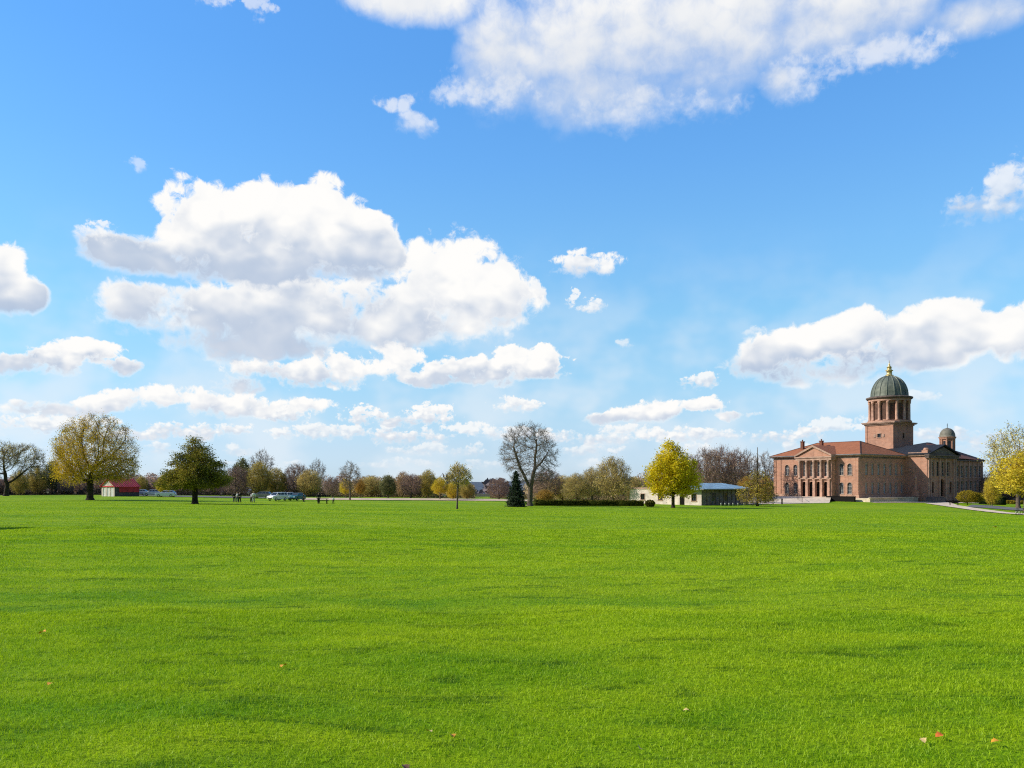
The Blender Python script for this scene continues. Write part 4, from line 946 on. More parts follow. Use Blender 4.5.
# conifer: tiers of drooping boughs
def make_conifer(key, seed, H, Rb, leaf):
    r = np.random.default_rng(seed); tiers = 30; P_, Q_, C_ = [], [], []
    for k in range(tiers):
        u = k/(tiers-1); z = 0.25+(H-0.5)*u; R_ = Rb*(1-u)**0.9+0.12
        nb_ = int(11-5*u)
        for j in range(nb_):
            a = 2*math.pi*j/nb_+k*1.7+r.normal()*0.15; rr_ = R_*(0.8+0.3*r.random())
            p = np.array([0, 0, z]); q = np.array([rr_*math.cos(a), rr_*math.sin(a), z-0.22*rr_+0.1]); P_.append(p); Q_.append(q)
            m_ = int(10+34*(rr_/Rb)); tt = 0.25+0.75*r.random(m_)**0.7
            C_.append(p+(q-p)*tt[:, None]+r.normal(size=(m_, 3))*np.array([.16, .16, .09]))
    P_, Q_, C_ = np.array(P_), np.array(Q_), np.concatenate(C_)
    v, f, s_ = seg_mesh(P_, Q_, np.full(len(P_), .03), np.full(len(P_), .01), 3)
    tn = np.clip(0.35+0.3*r.normal(size=len(C_))+0.25*np.hypot(C_[:, 0], C_[:, 1])/Rb, 0, 1)
    lv, lf, ls, lt = leaf_mesh(r, C_, 0.26, 0.5, tn)
    CV = join([(v, f, s_, 0, 0.0), (lv, lf, ls, 1, lt)])
    zs = np.linspace(0, H-0.2, 9); A = np.stack([0*zs, 0*zs, zs], 1); rd = 0.17*(1-zs/H)+0.02
    tv, tf, ts_ = seg_mesh(A[:-1], A[1:], rd[:-1], rd[1:], 8)
    PROTO[key] = dict(T=join([(tv, tf, ts_, 0, 0.0)]), C=CV, bark=M['bark_dark'], twig=M['bark_dark'], leaf=leaf, name='fir_tree', mesh=None, H=float(CV[0][:, 2].max()))
make_conifer('fir', 21, 6.6, 1.9, L['pine'])
make_tree('evergreen', 22, [(0,0,5.5,3.2,3,4.2), (-1.4,0,4,2.4,2.4,3), (1.5,0,4.4,2.2,2.2,3)], 800, zz(1.6, 4), leaf=L['green'], nleaf=12000, lsize=0.30, ntwig=2, twlen=0.5, di=5, dk=0.8, spread=0.42, rmax=0.24, name='evergreen_tree')
# ---- the individual trees: prototype, image column, depth, top row, label
W = 'trees along the far edge of the lawn'
tree('oak', 90, 150, 408, 'broad olive-gold tree with a wide dome crown, left of the red roofed shed', W, rz=0.0, wide=0.97)
tree('cedar', 195, 126, 434, 'dark layered cedar on the open lawn, right of the pale blue estate car', W, rz=0.3, wide=1.0)
tree('elm_bare', 530, 150, 419, 'tall bare forked tree directly behind the small fir', W, rz=0.6, wide=1.02)
tree('fir', 516, 142, 470, 'small dark conical fir at the left end of the long hedge', W)
tree('yellow', 673, 148, 437, 'bright yellow-green maple in front of the beige garden building', W, rz=0.0)
tree('sapling', 457, 110, 460, 'slender young tree with a thin trunk standing forward on the lawn', W, rz=0.2)
tree('spread_bare', 6, 200, 438, 'old twisted oak with dark forking limbs at the left edge', W, rz=0.5)
tree('layered', 757.5, 164, 447, 'brown-olive layered larch with a thin dark trunk left of the domed hall', W, rz=0.2, wide=0.95)
tree('bare_tall', 350, 178, 458, 'small bare tree with a straight trunk beside the gravel path', W, rz=1.0, wide=1.05)
tree('blossom', 1018, 172, 419, 'tall pale blossoming tree behind the golden tree at the right edge', W, rz=0.4)
tree('gold', 1026, 156, 445, 'dense golden tree at the right edge beside the path', W, rz=1.2, wide=1.35)
far = [
 ('olive_round', 20, 216, 468, 'low brown-olive tree beneath the old twisted oak', 'brown', .8),
 ('olive_round', 37, 222, 463, 'olive tree between the twisted oak and the broad gold one', 'olive', .7),
 ('evergreen', 52, 226, 457, 'narrow dark green tree left of the broad gold tree', None, .75),
 ('bare_round', -14, 220, 462, 'bare reddish tree cut by the left picture edge', None, 1.1),
 ('bare_round', 66, 224, 479, 'low purplish bare tree left of the big gold trunk', None, 1.6),
 ('bare_round', 80, 230, 477, 'low purplish bare tree behind the big gold trunk', None, 1.5),
 ('bare_round', 3, 224, 478, 'low purplish thicket tree behind the twisted oak trunk', None, 1.7),
 ('olive_round', 142, 232, 474, 'yellowish small tree just right of the red shed', 'olive', .75),
 ('bare_round', 128, 236, 483, 'low bare tree behind the red shed roof', None, 2.0),
 ('olive_round', 164, 222, 472, 'yellow-olive tree behind the parked estate car', 'gold', .7),
 ('bare_round', 184, 236, 480, 'low bare tree behind the cedar trunk', None, 2.0),
 ('bare_round', 214, 232, 478, 'low bare tree just right of the cedar trunk', None, 2.0),
 ('evergreen', 241, 240, 454, 'dark blue-green tree rising behind the pinkish bare one', None, .8),
 ('bare_round', 236, 214, 464, 'pinkish bare tree behind the group of three people', None, 1.2),
 ('olive_round', 259, 214, 458, 'olive tree behind the grey car', 'olive', .8),
 ('bare_tall', 262, 230, 446, 'bare grey treetop rising above the olive tree by the grey car', None, 1.0),
 ('olive_round', 276, 218, 465, 'olive tree behind the white van', 'olive', .9),
 ('bare_round', 297, 220, 461, 'pinkish brown bare tree behind the teal car', None, 1.1),
 ('olive_round', 309, 216, 467, 'tan orange tree behind the picnic table', 'tan', 1.1),
 ('bare_tall', 317, 232, 456, 'tall bare top rising behind the tan orange tree', None, .9),
 ('bare_round', 332, 208, 475, 'small purplish bare tree behind the child', None, 1.0),
 ('gold', 346, 200, 477, 'yellow bush-like tree behind the straight bare trunk', None, .85),
 ('gold', 360, 204, 478, 'brown-gold small tree right of the straight bare trunk', 'rust', .85),
 ('olive_round', 371, 224, 474, 'brown budding tree left of the dull green one', 'tan', 1.5),
 ('evergreen', 388, 208, 472, 'dull green round tree near the middle of the gravel path', None, 1.05),
 ('olive_round', 403, 222, 469, 'brownish leafing tree behind the dull green tree', 'brown', .8),
 ('bare_round', 411, 210, 472, 'brown bare tree right of the dull green tree', None, 1.3),
 ('olive_round', 428, 214, 467, 'olive tree left of the orange-gold one', 'olive', .8),
 ('olive_round', 420, 226, 473, 'brown budding tree behind the gap beside the olive tree', 'brown', 1.5),
 ('gold', 440, 196, 475, 'orange-gold tree left of the slender young tree', None, .85),
 ('olive_round', 453, 200, 479, 'yellow-olive small tree behind the slender young tree', 'gold', .95),
 ('olive_round', 467, 204, 480, 'dull olive tree right of the slender young tree', 'olive', .9),
 ('bare_round', 499, 206, 476, 'pinkish bare tree left of the small fir', None, 1.4),
 ('bare_round', 547, 200, 466, 'pinkish bare tree right of the tall forked one', None, 1.2),
 ('olive_round', 562, 206, 473, 'low tan budding tree behind the left half of the hedge', 'tan', 1.4),
 ('olive_round', 545, 178, 488, 'low dull gold shrub tree behind the hedge near the forked trunk', 'rust', 1.7),
 ('bud_round', 577, 184, 470, 'spreading olive tree behind the middle of the hedge', 'olive', 1.0),
 ('bud_round', 613, 182, 452, 'large tan budding tree left of the yellow-green maple', None, .95),
 ('bud_round', 592, 198, 464, 'tan budding tree between the two larger ones behind the hedge', None, .9),
 ('olive_round', 634, 196, 474, 'low olive tree at the left end of the beige building', 'tan', .8),
 ('bare_round', 706, 214, 444, 'tall bare brown tree behind the left of the blue roof', None, .8),
 ('bare_round', 720, 222, 442, 'tall bare brown tree behind the middle of the blue roof', None, .8),
 ('bare_round', 735, 216, 445, 'tall bare brown tree behind the right of the blue roof', None, .8),
 ('bare_tall', 748, 224, 446, 'bare grey tree between the blue roof and the larch', None, .85),
 ('bare_tall', 765, 226, 448, 'bare grey tree against the left end of the domed hall', None, .85),
 ('olive_round', 746, 190, 474, 'rusty low tree left of the larch trunk', 'rust', .8),
 ('olive_round', 766, 188, 474, 'rusty low tree between the larch and the domed hall', 'rust', .7),
 ('bare_round', 688, 228, 452, 'bare brown tree partly behind the yellow-green maple', None, .9),
 ('bare_round', 994, 236, 468, 'pinkish bare tree beyond the far end of the brick wing', None, 1.3),
 ('bare_round', 1008, 230, 470, 'pinkish bare tree behind the golden tree', None, 1.4),
 ('bare_round', 1026, 226, 468, 'reddish bare tree at the right picture edge', None, 1.4),
 ('olive_round', 992, 190, 472, 'sparse yellow tree just right of the brick wing', 'gold', .55),
]
for key, px, d, top, lab, lm, wd in far:
    tree(key, px, d, top, lab, W, wide=wd, leafmat_=L[lm] if lm else None)
tree('yellow', 0, 40, None, 'small tree off the left edge that throws a shadow on the lawn', None, xy=(-24.2, 33.0)).scale = (.27, .27, .27)

# ---- hedges, clipped bushes and thickets
def hedge(name, label, cat, corners, hgt, thick, leaf, n, size=0.22, group=None):
    r = np.random.default_rng(len(label)*7+n); P_ = [Vector(c) for c in corners]; C = []
    Ls = [(P_[i+1]-P_[i]).length for i in range(len(P_)-1)]
    core = MB()
    for i, L_ in enumerate(Ls):
        m_ = int(n*L_/sum(Ls)); u = r.random(m_); d = (P_[i+1]-P_[i])/L_; nn = Vector((-d.y, d.x))
        face = r.integers(0, 4, m_); a = r.random(m_); 
        w_ = np.where(face == 0, -1, np.where(face == 1, 1, a*2-1))*thick/2; hz = np.where(face < 2, a, 1.0)*hgt
        wav = 0.07*np.sin(u*L_*2.1)+0.05*np.sin(u*L_*5.3)
        x = P_[i].x+d.x*u*L_+nn.x*w_+r.normal(size=m_)*.07; y = P_[i].y+d.y*u*L_+nn.y*w_+r.normal(size=m_)*.07
        C.append(np.stack([x, y, ground_z(x, y)+np.maximum(0.03, hz*(1+wav*0.8))+r.normal(size=m_)*.06], 1))
        k = max(1, int(L_/4))
        for j in range(k):
            p, q = P_[i]+d*(L_*j/k), P_[i]+d*(L_*(j+1)/k); t2 = thick*0.42
            V = [(c.x+nn.x*s*t2, c.y+nn.y*s*t2, gz(c.x, c.y)+z) for c in (p, q) for s in (-1, 1) for z in (-0.15, hgt*0.92)]
            core.add(V, [(0,1,3,2), (4,6,7,5), (0,4,5,1), (2,3,7,6), (1,5,7,3), (0,2,6,4)])
    C = np.concatenate(C); tn = np.clip(0.45+0.28*r.normal(size=len(C)), 0, 1)
    v, f, s_, tt = leaf_mesh(r, C, size, 0.2, tn)
    cv = np.array(core.v); cf = np.array(core.f).reshape(-1)
    J = join([(v, f, s_, 0, tt), (cv, cf, np.full(len(core.f), 4), 0, 0.0)])
    return tag(np_mesh(name, J[0], J[1], J[2], leaf, tint=J[4]), label, cat, group)
def bush(name, label, x, y, lobes, leaf, n, size=0.2, stem=0.5, cat='bush'):
    r = np.random.default_rng(n+int(abs(x)*10)); root = thing(name, label, cat, (x, y, gz(x, y)-0.03))
    C = []
    vol = sum(l[3]*l[5] for l in lobes)
    for l in lobes:
        m_ = int(n*l[3]*l[5]/vol); d = r.normal(size=(m_, 3)); d /= np.linalg.norm(d, axis=1)[:, None]
        C.append(d*np.array(l[3:6])*(0.55+0.45*r.random(m_)**0.35)[:, None]*(1+0.07*np.sin(d[:, :1]*9)*np.sin(d[:, 2:]*8))+np.array(l[:3])+r.normal(size=(m_, 3))*.05)
    C = np.concatenate(C); C = C[C[:, 2] > 0.02]; tn = np.clip(0.45+0.25*r.normal(size=len(C)), 0, 1)
    v, f, s_, tt = leaf_mesh(r, C, size, 0.1, tn); np_mesh('foliage', v, f, s_, leaf, root, tint=tt)
    MB().tube((0, 0, 0), (0, 0, stem), 0.12, 0.09, 7).tube((0, 0, stem), (lobes[0][3]*.4, 0, lobes[0][2]), 0.08, 0.03, 6).tube((0, 0, stem), (-lobes[0][3]*.4, 0.1, lobes[0][2]), 0.08, 0.03, 6).build('stem', M['bark_dark'], root)
    return root
hedge('hedge', 'long low clipped hedge behind the far lawn between the fir and the beige building', 'hedge', [(at(534,153),153), (at(585,156),156), (at(643,158),158)], 0.95, 1.2, L['hedge'], 9000)
hedge('hedge', 'dark clipped hedge block right of the round bush by the curved path', 'hedge', [(at(981,206),206), (at(1004,200),200)], 1.75, 1.6, L['hedge_dark'], 5000)
hedge('hedge', 'low green hedge running to the right edge behind the parked bicycles', 'hedge', [(at(1006,212),212), (at(1090,204),204)], 0.8, 1.2, L['bush'], 4000)
bush('round_bush', 'olive-gold rounded bush on a short stem beside the curved path', at(967.5,197), 197, [(0,0,2.0,2.5,2.1,1.5), (2.3,.3,1.8,1.9,1.7,1.15)], L['bush'], 6500, stem=0.8)
bush('round_bush', 'small dark ball shaped bush left of the yellow-green maple', at(650,154), 154, [(0,0,.62,.92,.9,.66)], L['hedge'], 2200, stem=0.3)
# undergrowth under the woods
def thicket(name, label, segs, n, leaf, hgt, size=0.35):
    r = np.random.default_rng(n); C = []
    tot = sum(abs(b[0]-a[0]) for a, b in segs)
    for (p0, d0_), (p1, d1_) in segs:
        m_ = int(n*abs(p1-p0)/tot); u = r.random(m_); px = p0+(p1-p0)*u; d = d0_+(d1_-d0_)*u+r.normal(size=m_)*3.0
        x = (px-CX)/F*d; hh = hgt*(0.55+0.45*np.sin(px*0.35)*np.sin(px*0.13+1)+0.2*np.sin(px*0.9))
        C.append(np.stack([x, d, ground_z(x, d)+np.maximum(0.05, hh*r.random(m_)**1.3)], 1))
    C = np.concatenate(C); tn = np.clip(0.4+0.3*r.normal(size=len(C)), 0, 1)
    v, f, s_, tt = leaf_mesh(r, C, size, 0.0, tn)
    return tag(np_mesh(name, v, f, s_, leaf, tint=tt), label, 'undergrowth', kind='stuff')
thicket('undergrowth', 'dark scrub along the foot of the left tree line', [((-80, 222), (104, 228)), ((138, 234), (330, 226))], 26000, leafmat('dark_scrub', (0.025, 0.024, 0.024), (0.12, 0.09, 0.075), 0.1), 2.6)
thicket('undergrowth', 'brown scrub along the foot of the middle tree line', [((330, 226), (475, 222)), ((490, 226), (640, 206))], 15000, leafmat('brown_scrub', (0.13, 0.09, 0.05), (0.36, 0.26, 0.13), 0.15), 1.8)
thicket('undergrowth', 'reddish scrub under the bare trees right of the hall', [((985, 244), (1070, 232))], 6000, leafmat('reddish_scrub', (0.2, 0.13, 0.09), (0.45, 0.32, 0.2), 0.15), 3.0)
# far woods on the valley side
def far_wood():
    r = np.random.default_rng(5); C, T = [], []
    for k in range(900):
        px = r.uniform(-250, 1300); d = r.uniform(420, 1500)**1.0; x = (px-CX)/F*d; z = gz(x, d); R_ = r.uniform(4, 9)
        m_ = 26; e = r.normal(size=(m_, 3)); e /= np.linalg.norm(e, axis=1)[:, None]
        C.append(e*np.array([R_, R_, R_*.8])+np.array([x, d, z+R_*.5])); T.append(np.clip(r.uniform(.1, .9)+.15*r.normal(size=m_), 0, 1))
    C = np.concatenate(C); v, f, s_, tt = leaf_mesh(r, C, 5.0, 0.0, np.concatenate(T))
    return tag(np_mesh('far_woods', v, f, s_, leafmat('distant_woods', (0.11, 0.115, 0.14), (0.26, 0.21, 0.21), 0.1), tint=tt), 'hazy purple-brown woods down in the valley', 'woodland', kind='stuff')  # distance haze put into the greyed leaf colours
far_wood()

def tree_belt(label, spans, seed, leaf):
    r = np.random.default_rng(seed); C, T = [], []
    for (p0, p1, d0_, d1_, top, dens) in spans:
        for k in range(int((p1-p0)*dens)):
            px = r.uniform(p0, p1); d = r.uniform(d0_, d1_); x = (px-CX)/F*d; z = gz(x, d)
            H_ = (EYE+(HY-top)/F*d-z)*r.uniform(0.55, 1.05); R_ = H_*r.uniform(.28, .42); m_ = 420; tone = r.uniform(0, 1)
            e = r.normal(size=(m_, 3)); e /= np.linalg.norm(e, axis=1)[:, None]; e *= (0.45+0.55*r.random(m_)**0.5)[:, None]
            q = e*np.array([R_, R_, H_*.5])+np.array([x, d, z+H_*.5])+r.normal(size=(m_, 3))*0.25
            C.append(q); T.append(np.clip(0.6*tone+0.4*r.random(m_), 0, 1))
    C = np.concatenate(C); v, f, s_, tt = leaf_mesh(r, C, 0.42, 0.0, np.concatenate(T))
    return tag(np_mesh('tree_belt', v, f, s_, leaf, tint=tt), label, 'woodland', kind='stuff')
tree_belt('purple-brown belt of woodland behind the left trees and parked cars', [(-90, 112, 236, 262, 474, .55), (122, 345, 242, 268, 473, .5)], 31, leafmat('purple_brown_wood', (0.275, 0.200, 0.188), (0.675, 0.488, 0.362), 0.15))
tree_belt('brown belt of woodland behind the gravel path and the hedge', [(340, 446, 232, 258, 476, .6), (446, 474, 232, 250, 482, .5), (530, 640, 222, 250, 477, .6), (640, 772, 236, 256, 466, .5)], 32, leafmat('brown_wood', (0.325, 0.237, 0.163), (0.750, 0.562, 0.312), 0.15))
tree_belt('pinkish belt of woodland beyond the brick wing', [(986, 1100, 250, 272, 470, .6)], 33, leafmat('pinkish_wood', (0.325, 0.225, 0.175), (0.650, 0.475, 0.338), 0.15))
# ------------------------------------------------------------------ small buildings
M['cream'] = principled('cream_render', (0.72, 0.62, 0.54), 0.85, var=0.25, scale=0.7, bump=0.2)
M['beige'] = principled('pinkish_beige_stone', (0.78, 0.66, 0.58), 0.9, var=0.3, scale=0.8, bump=0.3)
M['red_metal'] = principled('red_painted_metal', (0.66, 0.045, 0.055), 0.55, var=0.3, scale=0.8)
M['shed_grey'] = principled('dark_grey_boards', (0.12, 0.10, 0.11), 0.85, var=0.4, scale=1.2, bump=0.3)
M['blue_metal'] = principled('blue_metal_roofing', (0.23, 0.36, 0.47), 0.4, 0.2, 0.5, var=0.35, scale=0.5)
M['timber'] = principled('dark_brown_timber', (0.30, 0.235, 0.22), 0.85, var=0.45, scale=1.3, bump=0.3)
def frame_of(px, d, rz): return (at(px, d), d, gz(at(px, d), d)), rz
sx_, sy_ = at(114.5, 196), 196; sz_ = gz(sx_, sy_)
shed = thing('shed', 'small red roofed shed with a cream front right of the broad gold tree', 'shed', (sx_, sy_, sz_), R(60))
# local frame: x along the long shaded side, y back along the cream gable front (faces -x)
m = MB(); gw, ln, eh, rh = 5.0, 6.6, 2.45, 4.1
def quad(mb, *p, mi=0): mb.add(p, [tuple(range(len(p)))], mi)
sw = MB(); quad(sw, (0,0,-.3), (ln,0,-.3), (ln,0,eh), (0,0,eh)); quad(sw, (ln,0,-.3), (ln,gw,-.3), (ln,gw,eh), (ln,gw/2,rh), (ln,0,eh)); quad(sw, (0,gw,-.3), (ln,gw,-.3), (ln,gw,eh), (0,gw,eh))
sw.build('wall', M['shed_grey'], shed)
facade_mb = MB(); dops = [(0.5, 1.6, 0.02, 2.2, False), (2.0, 3.0, 0.02, 2.2, False), (3.4, 4.5, 0.02, 2.2, False)]
facade(facade_mb, (0, 0), **FRONT, L=gw, z0=-.3, z1=eh, ops=dops, depth=0.15); quad(facade_mb, (0,0,eh), (0,gw,eh), (0,gw/2,rh)); ff = facade_mb.build('front_wall', M['cream'], shed)
for o in dops:
    d_ = MB(); d_.box(0.10, 0.14, o[0]+.004, o[1]-.004, .02, 2.19); 
    for k in range(1, 4): d_.box(0.085, 0.097, o[0]+(o[1]-o[0])*k/4-.02, o[0]+(o[1]-o[0])*k/4+.02, .05, 2.15)
    d_.build('door', M['white'], shed)
r_ = MB()
for s, y0 in ((-1, -0.35), (1, gw+0.35)):
    a0, a1 = -0.3, ln+0.3; z0 = eh-0.25
    r_.add([(a0,y0,z0),(a1,y0,z0),(a1,gw/2,rh+.06),(a0,gw/2,rh+.06),(a0,y0,z0+.1),(a1,y0,z0+.1),(a1,gw/2,rh+.17),(a0,gw/2,rh+.17)], [(0,1,2,3),(4,7,6,5),(0,4,5,1),(2,6,7,3),(1,5,6,2),(0,3,7,4)])
    for k in range(14):
        x = a0+0.2+k*0.5; r_.add([(x-.03,y0,z0+.104),(x+.03,y0,z0+.104),(x+.03,gw/2,rh+.174),(x-.03,gw/2,rh+.174),(x,y0,z0+.15),(x,gw/2,rh+.22)], [(0,4,5,3),(1,2,5,4)])
r_.build('roof', M['red_metal'], shed)
MB().box(1.2, ln-.02, -0.10, -0.005, 1.0, eh-0.02).build('side_panel', M['red_metal'], shed)
MB().box(-0.12, -0.005, -0.05, gw+0.05, 2.25, 2.5).build('fascia', M['red_metal'], shed)
# garden building: pale stone front facing the sun, dark timber side, hipped blue metal roof
gx_, gy_ = at(701.5, 166), 166; gz_ = gz(gx_, gy_)
gb = thing('garden_building', 'low beige stone building with a blue metal roof behind the yellow-green maple', 'building', (gx_, gy_, gz_), R(45))
H1 = 3.3; LA, LB = 19.0, 18.0
gm_ = MB(); bops = [(1.2, 2.3, .9, 2.3, False), (4.0, 5.2, .02, 2.3, True), (9.5, 10.5, 1.0, 2.2, False), (14.0, 15.0, 1.0, 2.2, False)]
facade(gm_, (0, 0), **FRONT, L=LB, z0=-.5, z1=H1, ops=bops, depth=.25)
quad(gm_, (0,LB,-.5), (6,LB,-.5), (6,LB,H1), (0,LB,H1)); quad(gm_, (6,7.5,-.5), (6,LB,-.5), (6,LB,H1), (6,7.5,H1)); gm_.build('front_wall', M['beige'], gb)
MB().box(-.15, 6.2, 7.6, LB+.15, H1+.004, H1+.3).build('parapet', M['stone_pale'], gb)
for o in bops:
    if o[4]:
        d_ = MB(); u0, u1, za, zb, _ = o; r = (u1-u0)/2; C = [(u0, za), (u1, za)]+[(u0+r+r*math.cos(math.pi*k/8), zb-r+r*math.sin(math.pi*k/8)) for k in range(9)]
        d_.add([(.24, a, z) for a, z in C], [tuple(range(len(C)))]); d_.box(.16, .23, (u0+u1)/2-.04, (u0+u1)/2+.04, za, zb-r); d_.build('door', M['dark'], gb)
    else: window((0, 0), **FRONT, op=o, parent=gb, frame_m=M['dark'], glass_m=M['glass'], depth=.2, bars=(1, 1), trim=.1)
sm = MB(); quad(sm, (0,0,-.5), (LA,0,-.5), (LA,0,H1), (0,0,H1)); quad(sm, (LA,0,-.5), (LA,7.5,-.5), (LA,7.5,H1), (LA,0,H1)); quad(sm, (6,7.5,-.5), (LA,7.5,-.5), (LA,7.5,H1), (6,7.5,H1)); sm.build('side_wall', M['timber'], gb)
for k in range(12):
    x = .4+k*1.62; MB().box(x-.09, x+.09, -.14, -.004, -.45, H1-.01).build('post', M['timber'], gb)
for k in (2, 5, 8): MB().box(.6+k*1.62, .6+k*1.62+1.1, -.06, -.004, .9, 2.5).build('window', M['glass'], gb)
e0_, e1_, f0_, f1_ = -1.0, LA+.8, -1.1, 8.3
rf = MB(); z0, z1 = H1+.02, H1+1.25
A_, B_, C_, D_, P0, P1 = (e0_, f0_, z0), (e0_, f1_, z0), (e1_, f1_, z0), (e1_, f0_, z0), (4.0, 3.6, z1), (LA-5.0, 3.6, z1)
for q in ((A_, B_, P0), (B_, C_, P1, P0), (C_, D_, P1), (D_, A_, P0, P1), (A_, D_, C_, B_)): quad(rf, *q)
for k in range(20):
    x = e0_+.5+k*1.0; u = max(0, min(1, min((x-e0_)/(P0[0]-e0_), (e1_-x)/(e1_-P1[0]), 1.0)))
    rf.tube((x, f0_, z0+.02), (x, f0_+(3.6-f0_)*u, z0+(z1-z0)*u+.02), .035, n=4)
rf.build('roof', M['blue_metal'], gb)
MB().box(e0_-.06, e1_+.06, f0_-.10, f0_-.006, z0-.16, z0+.05).box(e0_-.10, e0_-.006, f0_, f1_, z0-.16, z0+.05).build('fascia', M['lead'], gb)
# far houses in the valley
for i, (px, d, w_, lab) in enumerate(((483, 820, 12, 'far pale house with a low roof in the valley gap'), (491, 980, 11, 'farther small pale house right of the other one in the valley gap'), (476, 900, 11, 'small far house at the left of the valley gap'))):
    x = at(px, d); h = thing('far_house', lab, 'house', (x, d, gz(x, d)), R(20+15*i), 'far houses in the valley')
    m = MB(); quad(m, (0,0,-1), (w_,0,-1), (w_,0,4.4), (0,0,4.4)); quad(m, (0,8,-1), (w_,8,-1), (w_,8,4.4), (0,8,4.4)); quad(m, (0,0,-1), (0,8,-1), (0,8,4.4), (0,4,7), (0,0,4.4)); quad(m, (w_,0,-1), (w_,8,-1), (w_,8,4.4), (w_,4,7), (w_,0,4.4))
    m.build('wall', M['beige'], h)
    m = MB(); quad(m, (-.4,-.5,4.1), (w_+.4,-.5,4.1), (w_+.4,4,7.1), (-.4,4,7.1)); quad(m, (-.4,8.5,4.1), (w_+.4,8.5,4.1), (w_+.4,4,7.1), (-.4,4,7.1)); m.build('roof', M['lead'], h)
    for k in range(3): MB().box(1.5+k*4, 2.8+k*4, -.06, -.01, 1.2, 2.8).build('window', M['glass'], h)

# ------------------------------------------------------------------ vehicles
def car_paint(name, c): return principled(name, c, 0.25, 0.15, 0.6, var=0.06, scale=2)
M['rubber'] = principled('tyre_rubber', (0.018, 0.018, 0.018), 0.85)
M['rim'] = principled('alloy_rim', (0.5, 0.5, 0.52), 0.3, 0.8)
M['lamp'] = principled('clear_headlamp', (0.75, 0.76, 0.78), 0.15, 0.2, 0.7)
M['tail'] = principled('red_tail_lamp', (0.40, 0.02, 0.02), 0.25)
M['car_glass'] = principled('tinted_car_glass', (0.02, 0.03, 0.04), 0.06, 0.0, 0.7)
PROFILE = {  # side outlines (x along length, z), body then greenhouse
 'estate': ([(-2.15,.35),(-2.2,.62),(-2.12,.92),(-1.1,1.0),(2.0,1.0),(2.18,.8),(2.2,.4),(2.1,.28),(-2.05,.26)], [(-1.05,1.0),(-.35,1.46),(1.55,1.46),(2.02,1.0)]),
 'hatch':  ([(-1.9,.35),(-1.95,.62),(-1.85,.9),(-1.0,1.0),(1.75,1.02),(1.92,.8),(1.92,.4),(1.82,.28),(-1.8,.26)], [(-.98,1.0),(-.3,1.5),(1.1,1.5),(1.78,1.02)]),
 'van_low': ([(-2.0,.35),(-2.05,.62),(-1.95,.92),(-1.2,1.05),(1.9,1.05),(2.02,.8),(2.02,.4),(1.92,.28),(-1.9,.26)], [(-1.15,1.05),(-.5,1.62),(1.7,1.64),(1.95,1.05)]),
 'van':    ([(-2.4,.4),(-2.45,.75),(-2.3,1.05),(-1.75,1.2),(2.35,1.2),(2.42,.8),(2.42,.4),(2.3,.3),(-2.3,.28)], [(-1.72,1.2),(-1.1,2.0),(2.25,2.05),(2.36,1.2)]),
}
